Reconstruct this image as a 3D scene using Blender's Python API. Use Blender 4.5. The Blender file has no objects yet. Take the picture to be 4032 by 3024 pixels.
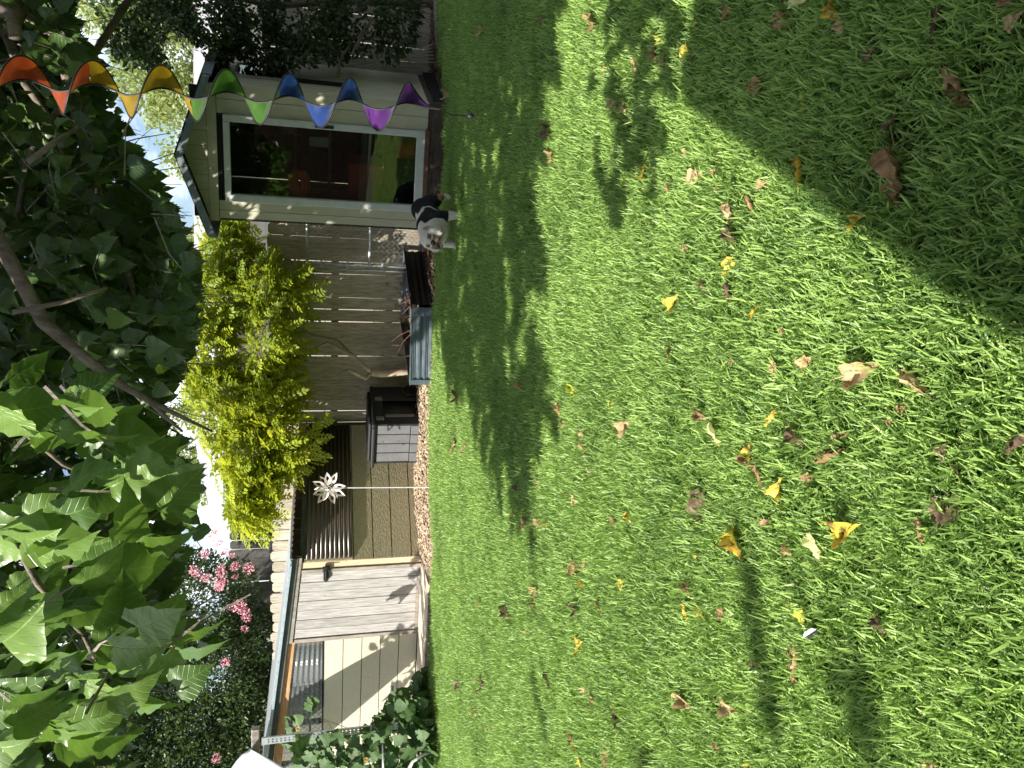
import bpy, bmesh, math, random
import numpy as np
from mathutils import Vector, Matrix, noise

sc = bpy.context.scene
col = sc.collection
rnd = random.Random(7)
rng = np.random.default_rng(7)
R = math.radians

# ------------------------------------------------------------------ camera
F_PX, CAM_H, PITCH = 3030.0, 1.4, R(15.1)      # phone held sideways: picture's left is up
cam = bpy.data.objects.new('camera', bpy.data.cameras.new('camera'))
col.objects.link(cam)
ct, st = math.cos(PITCH), math.sin(PITCH)
cam.matrix_world = Matrix(((0, 1, 0, 0), (-st, 0, -ct, 0), (-ct, 0, st, CAM_H), (0, 0, 0, 1)))
cam.data.sensor_width = 36
cam.data.lens = 36 * F_PX / 4032
cam.data.clip_start = 0.05
cam.data.clip_end = 600
sc.camera = cam

# ------------------------------------------------------------------ light
SUN_EL, SUN_AZ = R(42), R(208)                 # azimuth as a math angle of the direction TO the sun
SUN = Vector((math.cos(SUN_EL) * math.cos(SUN_AZ), math.cos(SUN_EL) * math.sin(SUN_AZ), math.sin(SUN_EL)))
world = bpy.data.worlds.new('World'); sc.world = world; world.use_nodes = True
nt = world.node_tree; nt.nodes.clear()
def wn(t, **k):
    n = nt.nodes.new(t)
    for a, b in k.items(): setattr(n, a, b)
    return n
sky = wn('ShaderNodeTexSky', sky_type='NISHITA', sun_disc=False)
sky.sun_elevation = SUN_EL; sky.sun_rotation = math.pi / 2 - SUN_AZ + 2 * math.pi
sky.air_density = 1.0; sky.dust_density = 1.2; sky.ozone_density = 1.0
tc = wn('ShaderNodeTexCoord'); mp = wn('ShaderNodeMapping'); mp.inputs['Scale'].default_value = (2.2, 2.2, 5.0)
cn = wn('ShaderNodeTexNoise'); cn.inputs['Scale'].default_value = 1.7; cn.inputs['Detail'].default_value = 8; cn.inputs['Roughness'].default_value = .58
cr = wn('ShaderNodeValToRGB'); cr.color_ramp.elements[0].position = .47; cr.color_ramp.elements[1].position = .60
mx = wn('ShaderNodeMixRGB'); mx.inputs[2].default_value = (10.5, 11.0, 11.6, 1)
bg = wn('ShaderNodeBackground'); bg.inputs['Strength'].default_value = 0.085
wo = wn('ShaderNodeOutputWorld')
L = nt.links.new
L(tc.outputs['Generated'], mp.inputs[0]); L(mp.outputs[0], cn.inputs[0]); L(cn.outputs[0], cr.inputs[0])
L(cr.outputs[0], mx.inputs[0]); L(sky.outputs[0], mx.inputs[1]); L(mx.outputs[0], bg.inputs[0]); L(bg.outputs[0], wo.inputs[0])
sl = bpy.data.lights.new('sun', 'SUN'); sl.energy = 5.0; sl.angle = R(0.53); sl.color = (1, .945, .85)
so = bpy.data.objects.new('sun', sl); so.rotation_euler = SUN.to_track_quat('Z', 'Y').to_euler(); so.location = SUN * 40
col.objects.link(so)
sc.view_settings.view_transform = 'Standard'; sc.view_settings.look = 'None'
sc.view_settings.gamma = 1; sc.view_settings.use_curve_mapping = False
sc.view_settings.exposure = 1.0
sc.cycles.max_bounces = 8; sc.cycles.transparent_max_bounces = 24; sc.cycles.diffuse_bounces = 4

# ------------------------------------------------------------------ measuring helpers
def ray(x, y):
    sx = (1512 - y) / F_PX; sv = (x - 2016) / F_PX
    return Vector((sx, ct - sv * st, -st - sv * ct))
def at(x, y, Y):
    r = ray(x, y); k = Y / r.y
    return Vector((r.x * k, Y, CAM_H + r.z * k))
def ground(x, y, z=0.0):
    r = ray(x, y); k = (z - CAM_H) / r.z
    return Vector((r.x * k, r.y * k, z))
def proj(p):                                   # numpy (N,3) -> photo px x (down the scene), y, depth
    p = np.atleast_2d(p); q = p - np.array([0, 0, CAM_H])
    zc = q[:, 1] * ct - q[:, 2] * st
    dn = -q[:, 1] * st - q[:, 2] * ct
    return 2016 + F_PX * dn / zc, 1512 - F_PX * q[:, 0] / zc, zc

# ------------------------------------------------------------------ object helpers
def tag(o, label=None, cat=None, group=None, kind=None):
    for k, v in (('label', label), ('category', cat), ('group', group), ('kind', kind)):
        if v: o[k] = v
    return o
def empty(name, loc, label, cat, group=None):
    o = bpy.data.objects.new(name, None); o.location = loc; o.empty_display_size = .1; col.objects.link(o)
    return tag(o, label, cat, group)
def wloc(p):
    v = Vector((0, 0, 0))
    while p: v += p.location; p = p.parent
    return v
def link_mesh(name, me, mat, parent=None, loc=None):
    if mat and not me.materials: me.materials.append(mat)
    o = bpy.data.objects.new(name, me); col.objects.link(o)
    if parent: o.parent = parent
    if loc is not None: o.location = Vector(loc)
    return o

class Fr:                                      # a frame along a wall: s along u, t along v, z up
    def __init__(s, o, u, v):
        s.o = Vector((o[0], o[1], 0)); s.u = Vector((u[0], u[1], 0)); s.v = Vector((v[0], v[1], 0))
    def p(s, a, t, z): return s.o + s.u * a + s.v * t + Vector((0, 0, z))
ID = Fr((0, 0), (1, 0), (0, 1))

class MB:
    def __init__(s): s.v = []; s.f = []
    def add(s, vs, fs):
        n = len(s.v); s.v += [tuple(v) for v in vs]; s.f += [tuple(i + n for i in f) for f in fs]; return s
    def box(s, a0, a1, t0, t1, z0, z1, fr=ID, c=0.0):
        if c <= 0:
            vs = [fr.p(a, t, z) for z in (z0, z1) for t in (t0, t1) for a in (a0, a1)]
            return s.add(vs, [(0, 2, 3, 1), (4, 5, 7, 6), (0, 1, 5, 4), (2, 6, 7, 3), (0, 4, 6, 2), (1, 3, 7, 5)])
        bm = bmesh.new(); r = bmesh.ops.create_cube(bm, size=1)
        for v in bm.verts:
            v.co = Vector((a0 + (v.co.x + .5) * (a1 - a0), t0 + (v.co.y + .5) * (t1 - t0), z0 + (v.co.z + .5) * (z1 - z0)))
        bmesh.ops.bevel(bm, geom=list(bm.edges), offset=c, segments=1, affect='EDGES')
        bm.verts.ensure_lookup_table()
        vs = [fr.p(*v.co) for v in bm.verts]; fs = [[v.index for v in f.verts] for f in bm.faces]; bm.free()
        return s.add(vs, fs)
    def quadbox(s, pts, th, fr=ID):            # polygon (s,z) list extruded t0..t1
        t0, t1 = th; n = len(pts)
        vs = [fr.p(a, t0, z) for a, z in pts] + [fr.p(a, t1, z) for a, z in pts]
        fs = [tuple(range(n)), tuple(range(2 * n - 1, n - 1, -1))] + [(i, i + n, (i + 1) % n + n, (i + 1) % n) for i in range(n)]
        return s.add(vs, fs)
    def tube(s, pts, r, n=6, r2=None, cap=True):
        pts = [Vector(p) for p in pts]; m = len(pts)
        if m < 2: return s
        rs = r if isinstance(r, (list, tuple)) else [r + ((r2 if r2 is not None else r) - r) * i / (m - 1) for i in range(m)]
        vs = []; ref = None
        for i, p in enumerate(pts):
            d = (pts[min(i + 1, m - 1)] - pts[max(i - 1, 0)])
            d = d.normalized() if d.length > 1e-9 else Vector((0, 0, 1))
            if ref is None: ref = d.orthogonal().normalized()
            ref = (ref - d * ref.dot(d)); ref = ref.normalized() if ref.length > 1e-6 else d.orthogonal().normalized()
            b = d.cross(ref)
            vs += [p + (ref * math.cos(2 * math.pi * k / n) + b * math.sin(2 * math.pi * k / n)) * rs[i] for k in range(n)]
        fs = [(i * n + k, i * n + (k + 1) % n, (i + 1) * n + (k + 1) % n, (i + 1) * n + k) for i in range(m - 1) for k in range(n)]
        if cap: fs += [tuple(range(n - 1, -1, -1)), tuple((m - 1) * n + k for k in range(n))]
        return s.add(vs, fs)
    def ball(s, c, r, n=8, m=6):
        rx, ry, rz = r if isinstance(r, (tuple, list)) else (r, r, r)
        c = Vector(c); vs = [c + Vector((0, 0, rz))]
        for j in range(1, m):
            a = math.pi * j / m
            vs += [c + Vector((rx * math.sin(a) * math.cos(2 * math.pi * k / n), ry * math.sin(a) * math.sin(2 * math.pi * k / n), rz * math.cos(a))) for k in range(n)]
        vs.append(c - Vector((0, 0, rz))); e = len(vs) - 1
        fs = [(0, 1 + k, 1 + (k + 1) % n) for k in range(n)]
        for j in range(m - 2): fs += [(1 + j * n + k, 1 + (j + 1) * n + k, 1 + (j + 1) * n + (k + 1) % n, 1 + j * n + (k + 1) % n) for k in range(n)]
        fs += [(e, 1 + (m - 2) * n + (k + 1) % n, 1 + (m - 2) * n + k) for k in range(n)]
        return s.add(vs, fs)
    def build(s, name, mat, parent=None, smooth=False, loc=None):
        base = wloc(parent) if parent else Vector(loc) if loc is not None else Vector((0, 0, 0))
        me = bpy.data.meshes.new(name)
        me.from_pydata([Vector(v) - base for v in s.v], [], s.f)
        if smooth: me.polygons.foreach_set('use_smooth', [True] * len(me.polygons))
        me.update()
        return link_mesh(name, me, mat, parent, None if parent else base)

def np_mesh(name, V, faces_by_size, tint=None, uv=None, smooth=False):
    """faces_by_size: list of (M,k) int arrays"""
    me = bpy.data.meshes.new(name); me.vertices.add(len(V)); me.vertices.foreach_set('co', V.astype(np.float32).ravel())
    loops = np.concatenate([f.ravel() for f in faces_by_size]); tot = np.concatenate([np.full(len(f), f.shape[1]) for f in faces_by_size])
    me.loops.add(len(loops)); me.loops.foreach_set('vertex_index', loops.astype(np.int32))
    start = np.concatenate([[0], np.cumsum(tot)[:-1]])
    me.polygons.add(len(tot)); me.polygons.foreach_set('loop_start', start.astype(np.int32)); me.polygons.foreach_set('loop_total', tot.astype(np.int32))
    if smooth: me.polygons.foreach_set('use_smooth', np.ones(len(tot), bool))
    if tint is not None:
        a = me.attributes.new('tint', 'FLOAT', 'POINT'); a.data.foreach_set('value', tint.astype(np.float32))
    if uv is not None:
        u = me.uv_layers.new(name='UVMap'); u.data.foreach_set('uv', uv[loops].astype(np.float32).ravel())
    me.update(calc_edges=True)
    return me

def norm(a): return a / np.maximum(np.linalg.norm(a, axis=-1, keepdims=True), 1e-9)
def orient(d, n):
    d = norm(d); n = n - d * (n * d).sum(-1, keepdims=True); n = norm(n); x = np.cross(d, n)
    return np.stack([x, d, n], axis=-1)       # columns: across, along, normal
def cloud(name, tmpl, P, D, N, S, tint, base=(0, 0, 0)):
    TV, TF, TU = tmpl; M = orient(D, N); K = len(TV)
    V = np.einsum('nij,kj->nki', M, TV) * S[:, None, None] + P[:, None, :] - np.array(base)
    fs = []
    for k in sorted(set(len(f) for f in TF)):
        f = np.array([g for g in TF if len(g) == k]); fs.append((f[None] + (np.arange(len(P)) * K)[:, None, None]).reshape(-1, k))
    return np_mesh(name, V.reshape(-1, 3), fs, np.repeat(tint, K), np.tile(TU, (len(P), 1)), smooth=False)

# ------------------------------------------------------------------ materials
def newmat(name):
    m = bpy.data.materials.new(name); m.use_nodes = True; n = m.node_tree; n.nodes.clear()
    return m, n
def nd(n, t, ins=None, **k):
    x = n.nodes.new(t)
    for a, b in k.items(): setattr(x, a, b)
    if ins:
        for a, b in ins.items(): x.inputs[a].default_value = b
    return x
def c4(c): return (c[0], c[1], c[2], 1)
def M(name, c1, c2=None, rough=.7, scale=8, stretch=(1, 1, 1), bump=0.0, bscale=None, metal=0, spec=.4, detail=6, lo=.35, hi=.65, objrand=0.0, spots=None):
    """two colours mixed by stretched noise, fine relief, per object brightness"""
    m, n = newmat(name); lk = n.links.new
    out = nd(n, 'ShaderNodeOutputMaterial'); pb = nd(n, 'ShaderNodeBsdfPrincipled', {'Roughness': rough, 'Metallic': metal, 'Specular IOR Level': spec})
    lk(pb.outputs[0], out.inputs[0])
    tcn = nd(n, 'ShaderNodeTexCoord'); oi = nd(n, 'ShaderNodeObjectInfo')
    ad = nd(n, 'ShaderNodeVectorMath', operation='MULTIPLY_ADD'); ad.inputs[1].default_value = (1, 1, 1)
    lk(tcn.outputs['Object'], ad.inputs[0])
    cb = nd(n, 'ShaderNodeMath', {1: 37.0}, operation='MULTIPLY'); lk(oi.outputs['Random'], cb.inputs[0]); lk(cb.outputs[0], ad.inputs[2])
    mpn = nd(n, 'ShaderNodeMapping', {'Scale': stretch}); lk(ad.outputs[0], mpn.inputs[0])
    nz = nd(n, 'ShaderNodeTexNoise', {'Scale': scale, 'Detail': detail, 'Roughness': .62, 'Distortion': .3}); lk(mpn.outputs[0], nz.inputs[0])
    mr = nd(n, 'ShaderNodeMapRange', {1: lo, 2: hi}); lk(nz.outputs[0], mr.inputs[0])
    mxn = nd(n, 'ShaderNodeMixRGB', {1: c4(c1), 2: c4(c2 or c1)}); lk(mr.outputs[0], mxn.inputs[0])
    src = mxn.outputs[0]
    if spots:                                  # (colour, noise scale, threshold)
        s2 = nd(n, 'ShaderNodeTexNoise', {'Scale': spots[1], 'Detail': 3}); lk(ad.outputs[0], s2.inputs[0])
        m2 = nd(n, 'ShaderNodeMapRange', {1: spots[2], 2: spots[2] + .06}); lk(s2.outputs[0], m2.inputs[0])
        x2 = nd(n, 'ShaderNodeMixRGB', {2: c4(spots[0])}); lk(m2.outputs[0], x2.inputs[0]); lk(src, x2.inputs[1]); src = x2.outputs[0]
    if objrand:
        hv = nd(n, 'ShaderNodeHueSaturation'); mr2 = nd(n, 'ShaderNodeMapRange', {3: 1 - objrand, 4: 1 + objrand}); lk(oi.outputs['Random'], mr2.inputs[0])
        lk(mr2.outputs[0], hv.inputs['Value']); lk(src, hv.inputs['Color']); src = hv.outputs[0]
    lk(src, pb.inputs['Base Color'])
    if bump:
        nb = nd(n, 'ShaderNodeTexNoise', {'Scale': bscale or scale * 2, 'Detail': 5, 'Distortion': .6}); lk(mpn.outputs[0], nb.inputs[0])
        bp = nd(n, 'ShaderNodeBump', {'Strength': bump, 'Distance': .01}); lk(nb.outputs[0], bp.inputs['Height']); lk(bp.outputs[0], pb.inputs['Normal'])
    return m
def leafmat(name, ca, cb, trans=.35, tcol=None, rough=.45, spec=.4, veins=False, worldvar=0.0, objtint=False):
    m, n = newmat(name); lk = n.links.new
    out = nd(n, 'ShaderNodeOutputMaterial'); pb = nd(n, 'ShaderNodeBsdfPrincipled', {'Roughness': rough, 'Specular IOR Level': spec})
    tr = nd(n, 'ShaderNodeBsdfTranslucent'); ms = nd(n, 'ShaderNodeMixShader', {0: trans})
    if objtint:
        at_ = nd(n, 'ShaderNodeObjectInfo'); fac = at_.outputs['Random']
    else:
        at_ = nd(n, 'ShaderNodeAttribute', attribute_name='tint'); fac = at_.outputs['Fac']
    if worldvar:
        g = nd(n, 'ShaderNodeNewGeometry'); nz = nd(n, 'ShaderNodeTexNoise', {'Scale': 1.6, 'Detail': 4}); lk(g.outputs['Position'], nz.inputs[0])
        mr = nd(n, 'ShaderNodeMapRange', {1: .3, 2: .7, 3: -worldvar, 4: worldvar}); lk(nz.outputs[0], mr.inputs[0])
        sm = nd(n, 'ShaderNodeMath', operation='ADD', use_clamp=True); lk(fac, sm.inputs[0]); lk(mr.outputs[0], sm.inputs[1]); fac = sm.outputs[0]
    mxn = nd(n, 'ShaderNodeMixRGB', {1: c4(ca), 2: c4(cb)}); lk(fac, mxn.inputs[0]); src = mxn.outputs[0]
    if veins:
        uvn = nd(n, 'ShaderNodeUVMap'); sp = nd(n, 'ShaderNodeSeparateXYZ'); lk(uvn.outputs[0], sp.inputs[0])
        ab = nd(n, 'ShaderNodeMath', operation='ABSOLUTE'); lk(sp.outputs[0], ab.inputs[0])
        q = nd(n, 'ShaderNodeMath', {1: -.85, 2: 0}, operation='MULTIPLY_ADD'); lk(ab.outputs[0], q.inputs[0]); lk(sp.outputs[1], q.inputs[2])
        fr = nd(n, 'ShaderNodeMath', {1: 6.5}, operation='MULTIPLY'); lk(q.outputs[0], fr.inputs[0])
        f2 = nd(n, 'ShaderNodeMath', operation='FRACT'); lk(fr.outputs[0], f2.inputs[0])
        pp = nd(n, 'ShaderNodeMath', {1: .5}, operation='SUBTRACT'); lk(f2.outputs[0], pp.inputs[0])
        pa = nd(n, 'ShaderNodeMath', operation='ABSOLUTE'); lk(pp.outputs[0], pa.inputs[0])
        v1 = nd(n, 'ShaderNodeMapRange', {1: .42, 2: .49}); lk(pa.outputs[0], v1.inputs[0])
        v2 = nd(n, 'ShaderNodeMapRange', {1: .022, 2: .008}); lk(ab.outputs[0], v2.inputs[0])
        mm = nd(n, 'ShaderNodeMath', operation='MAXIMUM'); lk(v1.outputs[0], mm.inputs[0]); lk(v2.outputs[0], mm.inputs[1])
        m5 = nd(n, 'ShaderNodeMath', {1: .26}, operation='MULTIPLY'); lk(mm.outputs[0], m5.inputs[0])
        xv = nd(n, 'ShaderNodeMixRGB', {2: c4([min(1, c * 1.9 + .03) for c in cb])}); lk(m5.outputs[0], xv.inputs[0]); lk(src, xv.inputs[1]); src = xv.outputs[0]
        bp = nd(n, 'ShaderNodeBump', {'Strength': .35, 'Distance': .004}); bp.invert = True; lk(mm.outputs[0], bp.inputs['Height']); lk(bp.outputs[0], pb.inputs['Normal'])
    lk(src, pb.inputs['Base Color'])
    hs = nd(n, 'ShaderNodeMixRGB', {0: .55, 2: c4(tcol or [min(1, cb[0] * 1.6), min(1, cb[1] * 1.5), cb[2] * .6])}); lk(src, hs.inputs[1]); lk(hs.outputs[0], tr.inputs[0])
    lk(pb.outputs[0], ms.inputs[1]); lk(tr.outputs[0], ms.inputs[2]); lk(ms.outputs[0], out.inputs[0])
    return m

MT = dict(
    picket=M('weathered_picket', (.28, .245, .18), (.52, .47, .37), .85, 9, (7, 7, .7), .6, objrand=.2, spots=((.10, .08, .06), 6, .68)),
    darkpicket=M('shaded_picket', (.07, .065, .06), (.15, .14, .13), .9, 8, (7, 7, .5), .5, objrand=.3),  # shade on the tall fence is put into its picket colour
    rail=M('rail_wood', (.16, .13, .10), (.26, .22, .17), .85, 8, (.6, 7, 7), .4),
    doorboard=M('grey_board', (.22, .21, .20), (.56, .54, .52), .8, 10, (9, 9, .5), .6, lo=.28, hi=.72, objrand=.14, spots=((.13, .11, .10), 11, .70)),
    frameboard=M('grey_frame_board', (.20, .175, .15), (.38, .34, .30), .8, 9, (3, 3, .6), .4, objrand=.1),
    freshpost=M('fresh_timber', (.55, .42, .27), (.70, .57, .40), .7, 8, (7, 7, .4), .3, spots=((.30, .18, .10), 9, .73)),
    orange=M('orange_timber', (.42, .20, .08), (.62, .36, .18), .6, 7, (.7, 3, 6), .3),
    tan=M('tan_siding', (.56, .52, .40), (.64, .60, .47), .6, 30, (1, 1, 2), .35, 60),
    olive=M('olive_siding', (.33, .295, .19), (.42, .38, .255), .65, 22, (1, 1, 3), 1.0, 26, detail=8, spots=((.15, .125, .08), 2.2, .66)),
    cream=M('pale_green_paint', (.46, .455, .345), (.54, .53, .41), .6, 10, (1, 1, .4), .25, 60, spots=((.30, .30, .24), 14, .72)),
    trim=M('white_aluminium', (.50, .54, .52), (.58, .62, .60), .45, 12, bump=.1),
    black=M('black_plastic', (.012, .012, .014), (.02, .02, .024), .5, 14, bump=.1),
    gap=M('dark_gap', (.01, .01, .01), None, .9),
    greyplastic=M('grey_plastic', (.125, .125, .135), (.16, .16, .17), .5, 10, bump=.12, spots=((.09, .085, .08), 12, .68)),
    blackmetal=M('black_iron', (.015, .015, .016), (.03, .03, .03), .45, 30, bump=.1, metal=.3),
    galv=M('galvanised_steel', (.42, .45, .47), (.55, .58, .60), .45, 25, metal=.55, bump=.1, spots=((.28, .25, .2), 20, .74)),
    steelpanel=M('blue_grey_sheet', (.08, .11, .135), (.145, .185, .215), .5, 8, (1, 1, 3), .1, metal=.25, spots=((.16, .17, .17), 9, .68)),
    darkpanel=M('dark_sheet', (.018, .02, .022), (.035, .038, .04), .4, 8, metal=.2, bump=.1),
    edge=M('metal_flashing', (.30, .38, .42), (.42, .50, .54), .4, 20, metal=.4),
    dark_strip=M('dark_green_board', (.05, .065, .06), (.09, .105, .10), .7, 8),
    roofedge=M('roof_fascia', (.13, .165, .18), (.20, .235, .25), .6, 9, (1, 1, 2), .3, spots=((.30, .30, .28), 12, .74)),
    shingle=M('roof_shingle', (.27, .27, .29), (.42, .41, .42), .9, 18, (1, 5, 5), .6),
    housewall=M('neighbour_siding', (.50, .43, .41), (.58, .51, .48), .8, 6, bump=.1),
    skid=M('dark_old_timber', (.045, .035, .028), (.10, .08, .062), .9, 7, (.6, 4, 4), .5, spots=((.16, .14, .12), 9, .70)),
    rust=M('brown_sill', (.10, .055, .035), (.16, .09, .06), .8, 12, bump=.3),
    soil=M('lawn_soil', (.03, .045, .018), (.06, .08, .03), .95, 30, bump=.4),
    dirt=M('bare_earth', (.13, .10, .075), (.26, .20, .15), .95, 5, bump=.6),
    farground=M('far_ground', (.10, .14, .05), (.20, .22, .10), .95, .8, bump=.3),
    slab=M('pale_plank', (.50, .42, .32), (.66, .57, .45), .8, 6, (.5, 3, 3), .4, spots=((.34, .26, .19), 6, .66)),
    bark=M('bark', (.10, .08, .06), (.22, .18, .14), .9, 9, (3, 3, .7), 1.0),
    barklight=M('pale_bark', (.34, .26, .19), (.52, .42, .32), .9, 9, (3, 3, .8), .8),
    barkgrey=M('grey_bark', (.16, .14, .12), (.30, .27, .23), .9, 9, (3, 3, .8), .8, spots=((.36, .33, .29), 12, .70)),
    white=M('white_pipe', (.74, .74, .72), (.80, .80, .78), .5, 9),
    canopy=M('grey_canvas', (.48, .50, .50), (.56, .58, .58), .85, 12, bump=.3),
    greyrod=M('pale_rod', (.55, .53, .50), (.68, .66, .62), .5, 12),
    flower=M('pink_petals', (.74, .26, .33), (.86, .46, .50), .6, 30),
    copper=M('pale_copper_petal', (.62, .52, .48), (.78, .72, .70), .35, 18, metal=.35),
    shiny=M('mirror_ball', (.85, .88, .9), None, .12, metal=1),
    cork=M('chip', (.24, .15, .09), (.50, .34, .21), .9, 6, objrand=.2),
)

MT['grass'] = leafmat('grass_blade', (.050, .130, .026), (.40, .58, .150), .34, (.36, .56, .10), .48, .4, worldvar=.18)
MT['mulleaf'] = leafmat('mulberry_leaf', (.028, .062, .018), (.085, .155, .034), .22, (.22, .38, .04), .38, .5, veins=True)  # shade under the crown is put into this darker leaf colour
MT['mulleaf_lit'] = leafmat('mulberry_leaf_lit', (.075, .150, .035), (.185, .30, .065), .30, (.24, .42, .05), .34, .5, veins=True, objtint=True)  # brighter copy of the leaf, sun on near leaves put into colour
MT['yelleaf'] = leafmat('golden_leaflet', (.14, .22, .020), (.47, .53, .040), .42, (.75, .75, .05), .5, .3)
MT['myrtle'] = leafmat('myrtle_leaf', (.028, .060, .018), (.105, .165, .050), .25, None, .45, .4)
MT['shrub'] = leafmat('dark_shrub_leaf', (.022, .045, .014), (.055, .10, .028), .22, None, .4, .45)
MT['paleleaf'] = leafmat('pale_tree_leaf', (.14, .20, .06), (.34, .40, .17), .35, None, .6, .3)
MT['vineleaf'] = leafmat('squash_leaf', (.055, .11, .035), (.105, .185, .06), .25, None, .55, .3, veins=True, objtint=True)

def glass_mat():
    m, n = newmat('window_glass'); lk = n.links.new
    out = nd(n, 'ShaderNodeOutputMaterial'); t = nd(n, 'ShaderNodeBsdfTransparent', {0: (.78, .82, .78, 1)}); g = nd(n, 'ShaderNodeBsdfGlossy', {0: (1, 1, 1, 1), 1: .015})
    f = nd(n, 'ShaderNodeFresnel', {0: 1.5}); mr = nd(n, 'ShaderNodeMapRange', {3: .03, 4: 1}); lk(f.outputs[0], mr.inputs[0]); ms = nd(n, 'ShaderNodeMixShader')
    lk(mr.outputs[0], ms.inputs[0]); lk(t.outputs[0], ms.inputs[1]); lk(g.outputs[0], ms.inputs[2]); lk(ms.outputs[0], out.inputs[0]); return m
def poly_mat(name, c, tr, rough):
    m, n = newmat(name); lk = n.links.new
    out = nd(n, 'ShaderNodeOutputMaterial'); t = nd(n, 'ShaderNodeBsdfTransparent', {0: c4(c)}); p = nd(n, 'ShaderNodeBsdfPrincipled', {'Base Color': c4([x * .5 for x in c]), 'Roughness': rough, 'Specular IOR Level': .7})
    ms = nd(n, 'ShaderNodeMixShader', {0: 1 - tr}); lk(t.outputs[0], ms.inputs[1]); lk(p.outputs[0], ms.inputs[2]); lk(ms.outputs[0], out.inputs[0]); return m
MT['glass'] = glass_mat()
MT['smoke'] = poly_mat('smoked_sheet', (.22, .18, .13), .35, .25)
MT['clear'] = poly_mat('clear_sheet', (.80, .84, .86), .72, .15)
def cloth(name, c):
    m, n = newmat(name); lk = n.links.new
    tcn = nd(n, 'ShaderNodeTexCoord'); mpn = nd(n, 'ShaderNodeMapping', {'Scale': (4, 4, 30)}); nz = nd(n, 'ShaderNodeTexNoise', {'Scale': 2.2, 'Detail': 4}); bp = nd(n, 'ShaderNodeBump', {'Strength': .7, 'Distance': .006}); lk(tcn.outputs['Object'], mpn.inputs[0]); lk(mpn.outputs[0], nz.inputs[0]); lk(nz.outputs[0], bp.inputs['Height'])
    out = nd(n, 'ShaderNodeOutputMaterial'); d = nd(n, 'ShaderNodeBsdfPrincipled', {'Base Color': c4(c), 'Roughness': .55, 'Specular IOR Level': .3, 'Sheen Weight': .2}); t = nd(n, 'ShaderNodeBsdfTranslucent', {0: c4(c)})
    lk(bp.outputs[0], d.inputs['Normal']); ms = nd(n, 'ShaderNodeMixShader', {0: .35}); lk(d.outputs[0], ms.inputs[1]); lk(t.outputs[0], ms.inputs[2]); lk(ms.outputs[0], out.inputs[0]); return m

# ------------------------------------------------------------------ ground
def sheet(name, pts, z, mat, kind='structure'):
    mb = MB(); mb.add([(x, y, z) for x, y in pts], [tuple(range(len(pts)))]); o = mb.build(name, mat); return tag(o, kind=kind)
sheet('ground', [(-250, -60), (250, -60), (250, 400), (-250, 400)], -.012, MT['farground'])
LAWN_EDGE = [(-9, 8.9), (-4.0, 8.66), (-3.2, 8.5), (-2.2, 8.46), (-1.2, 8.58), (-.5, 8.6), (.1, 8.52), (.85, 8.40), (1.3, 8.28), (1.62, 8.02), (2.2, 7.75), (2.9, 7.5), (3.3, 7.85), (3.8, 8.1), (9, 8.0)]
sheet('lawn', [(-9, -2)] + LAWN_EDGE + [(9, -2)], -.004, MT['soil'])
# bare earth bed between lawn and fences, gently mounded
nx_, ny_ = 120, 30
xs = np.linspace(-7, 6, nx_); vv = np.linspace(0, 1, ny_)
ex, ey = np.array([p[0] for p in LAWN_EDGE]), np.array([p[1] for p in LAWN_EDGE])
def bed_h(x, y):
    e = np.interp(x, ex, ey); d = y - e
    h = .07 * np.clip(d / .35, 0, 1) * np.clip((.2 + 1.2 * np.exp(-((x + .9) / 1.1) ** 2)), 0, 1.1)
    h = h * np.clip((3.0 - np.abs(x + .9)) / 1.0, .25, 1)
    return h + .012 * np.sin(x * 23 + y * 9) * np.sin(y * 31 - x * 5) * np.clip(d / .1, 0, 1)
GX = np.repeat(xs[:, None], ny_, 1); GE = np.interp(GX, ex, ey) - .05; GY = GE + (11.8 - GE) * vv[None, :] ** 1.6
GZ = bed_h(GX, GY) + .002
V = np.stack([GX, GY, GZ], -1).reshape(-1, 3); I = np.arange(nx_ * ny_).reshape(nx_, ny_)
Fq = np.stack([I[:-1, :-1], I[1:, :-1], I[1:, 1:], I[:-1, 1:]], -1).reshape(-1, 4)
o = link_mesh('garden_bed', np_mesh('garden_bed', V, [Fq], smooth=True), MT['dirt']); tag(o, kind='structure')

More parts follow.
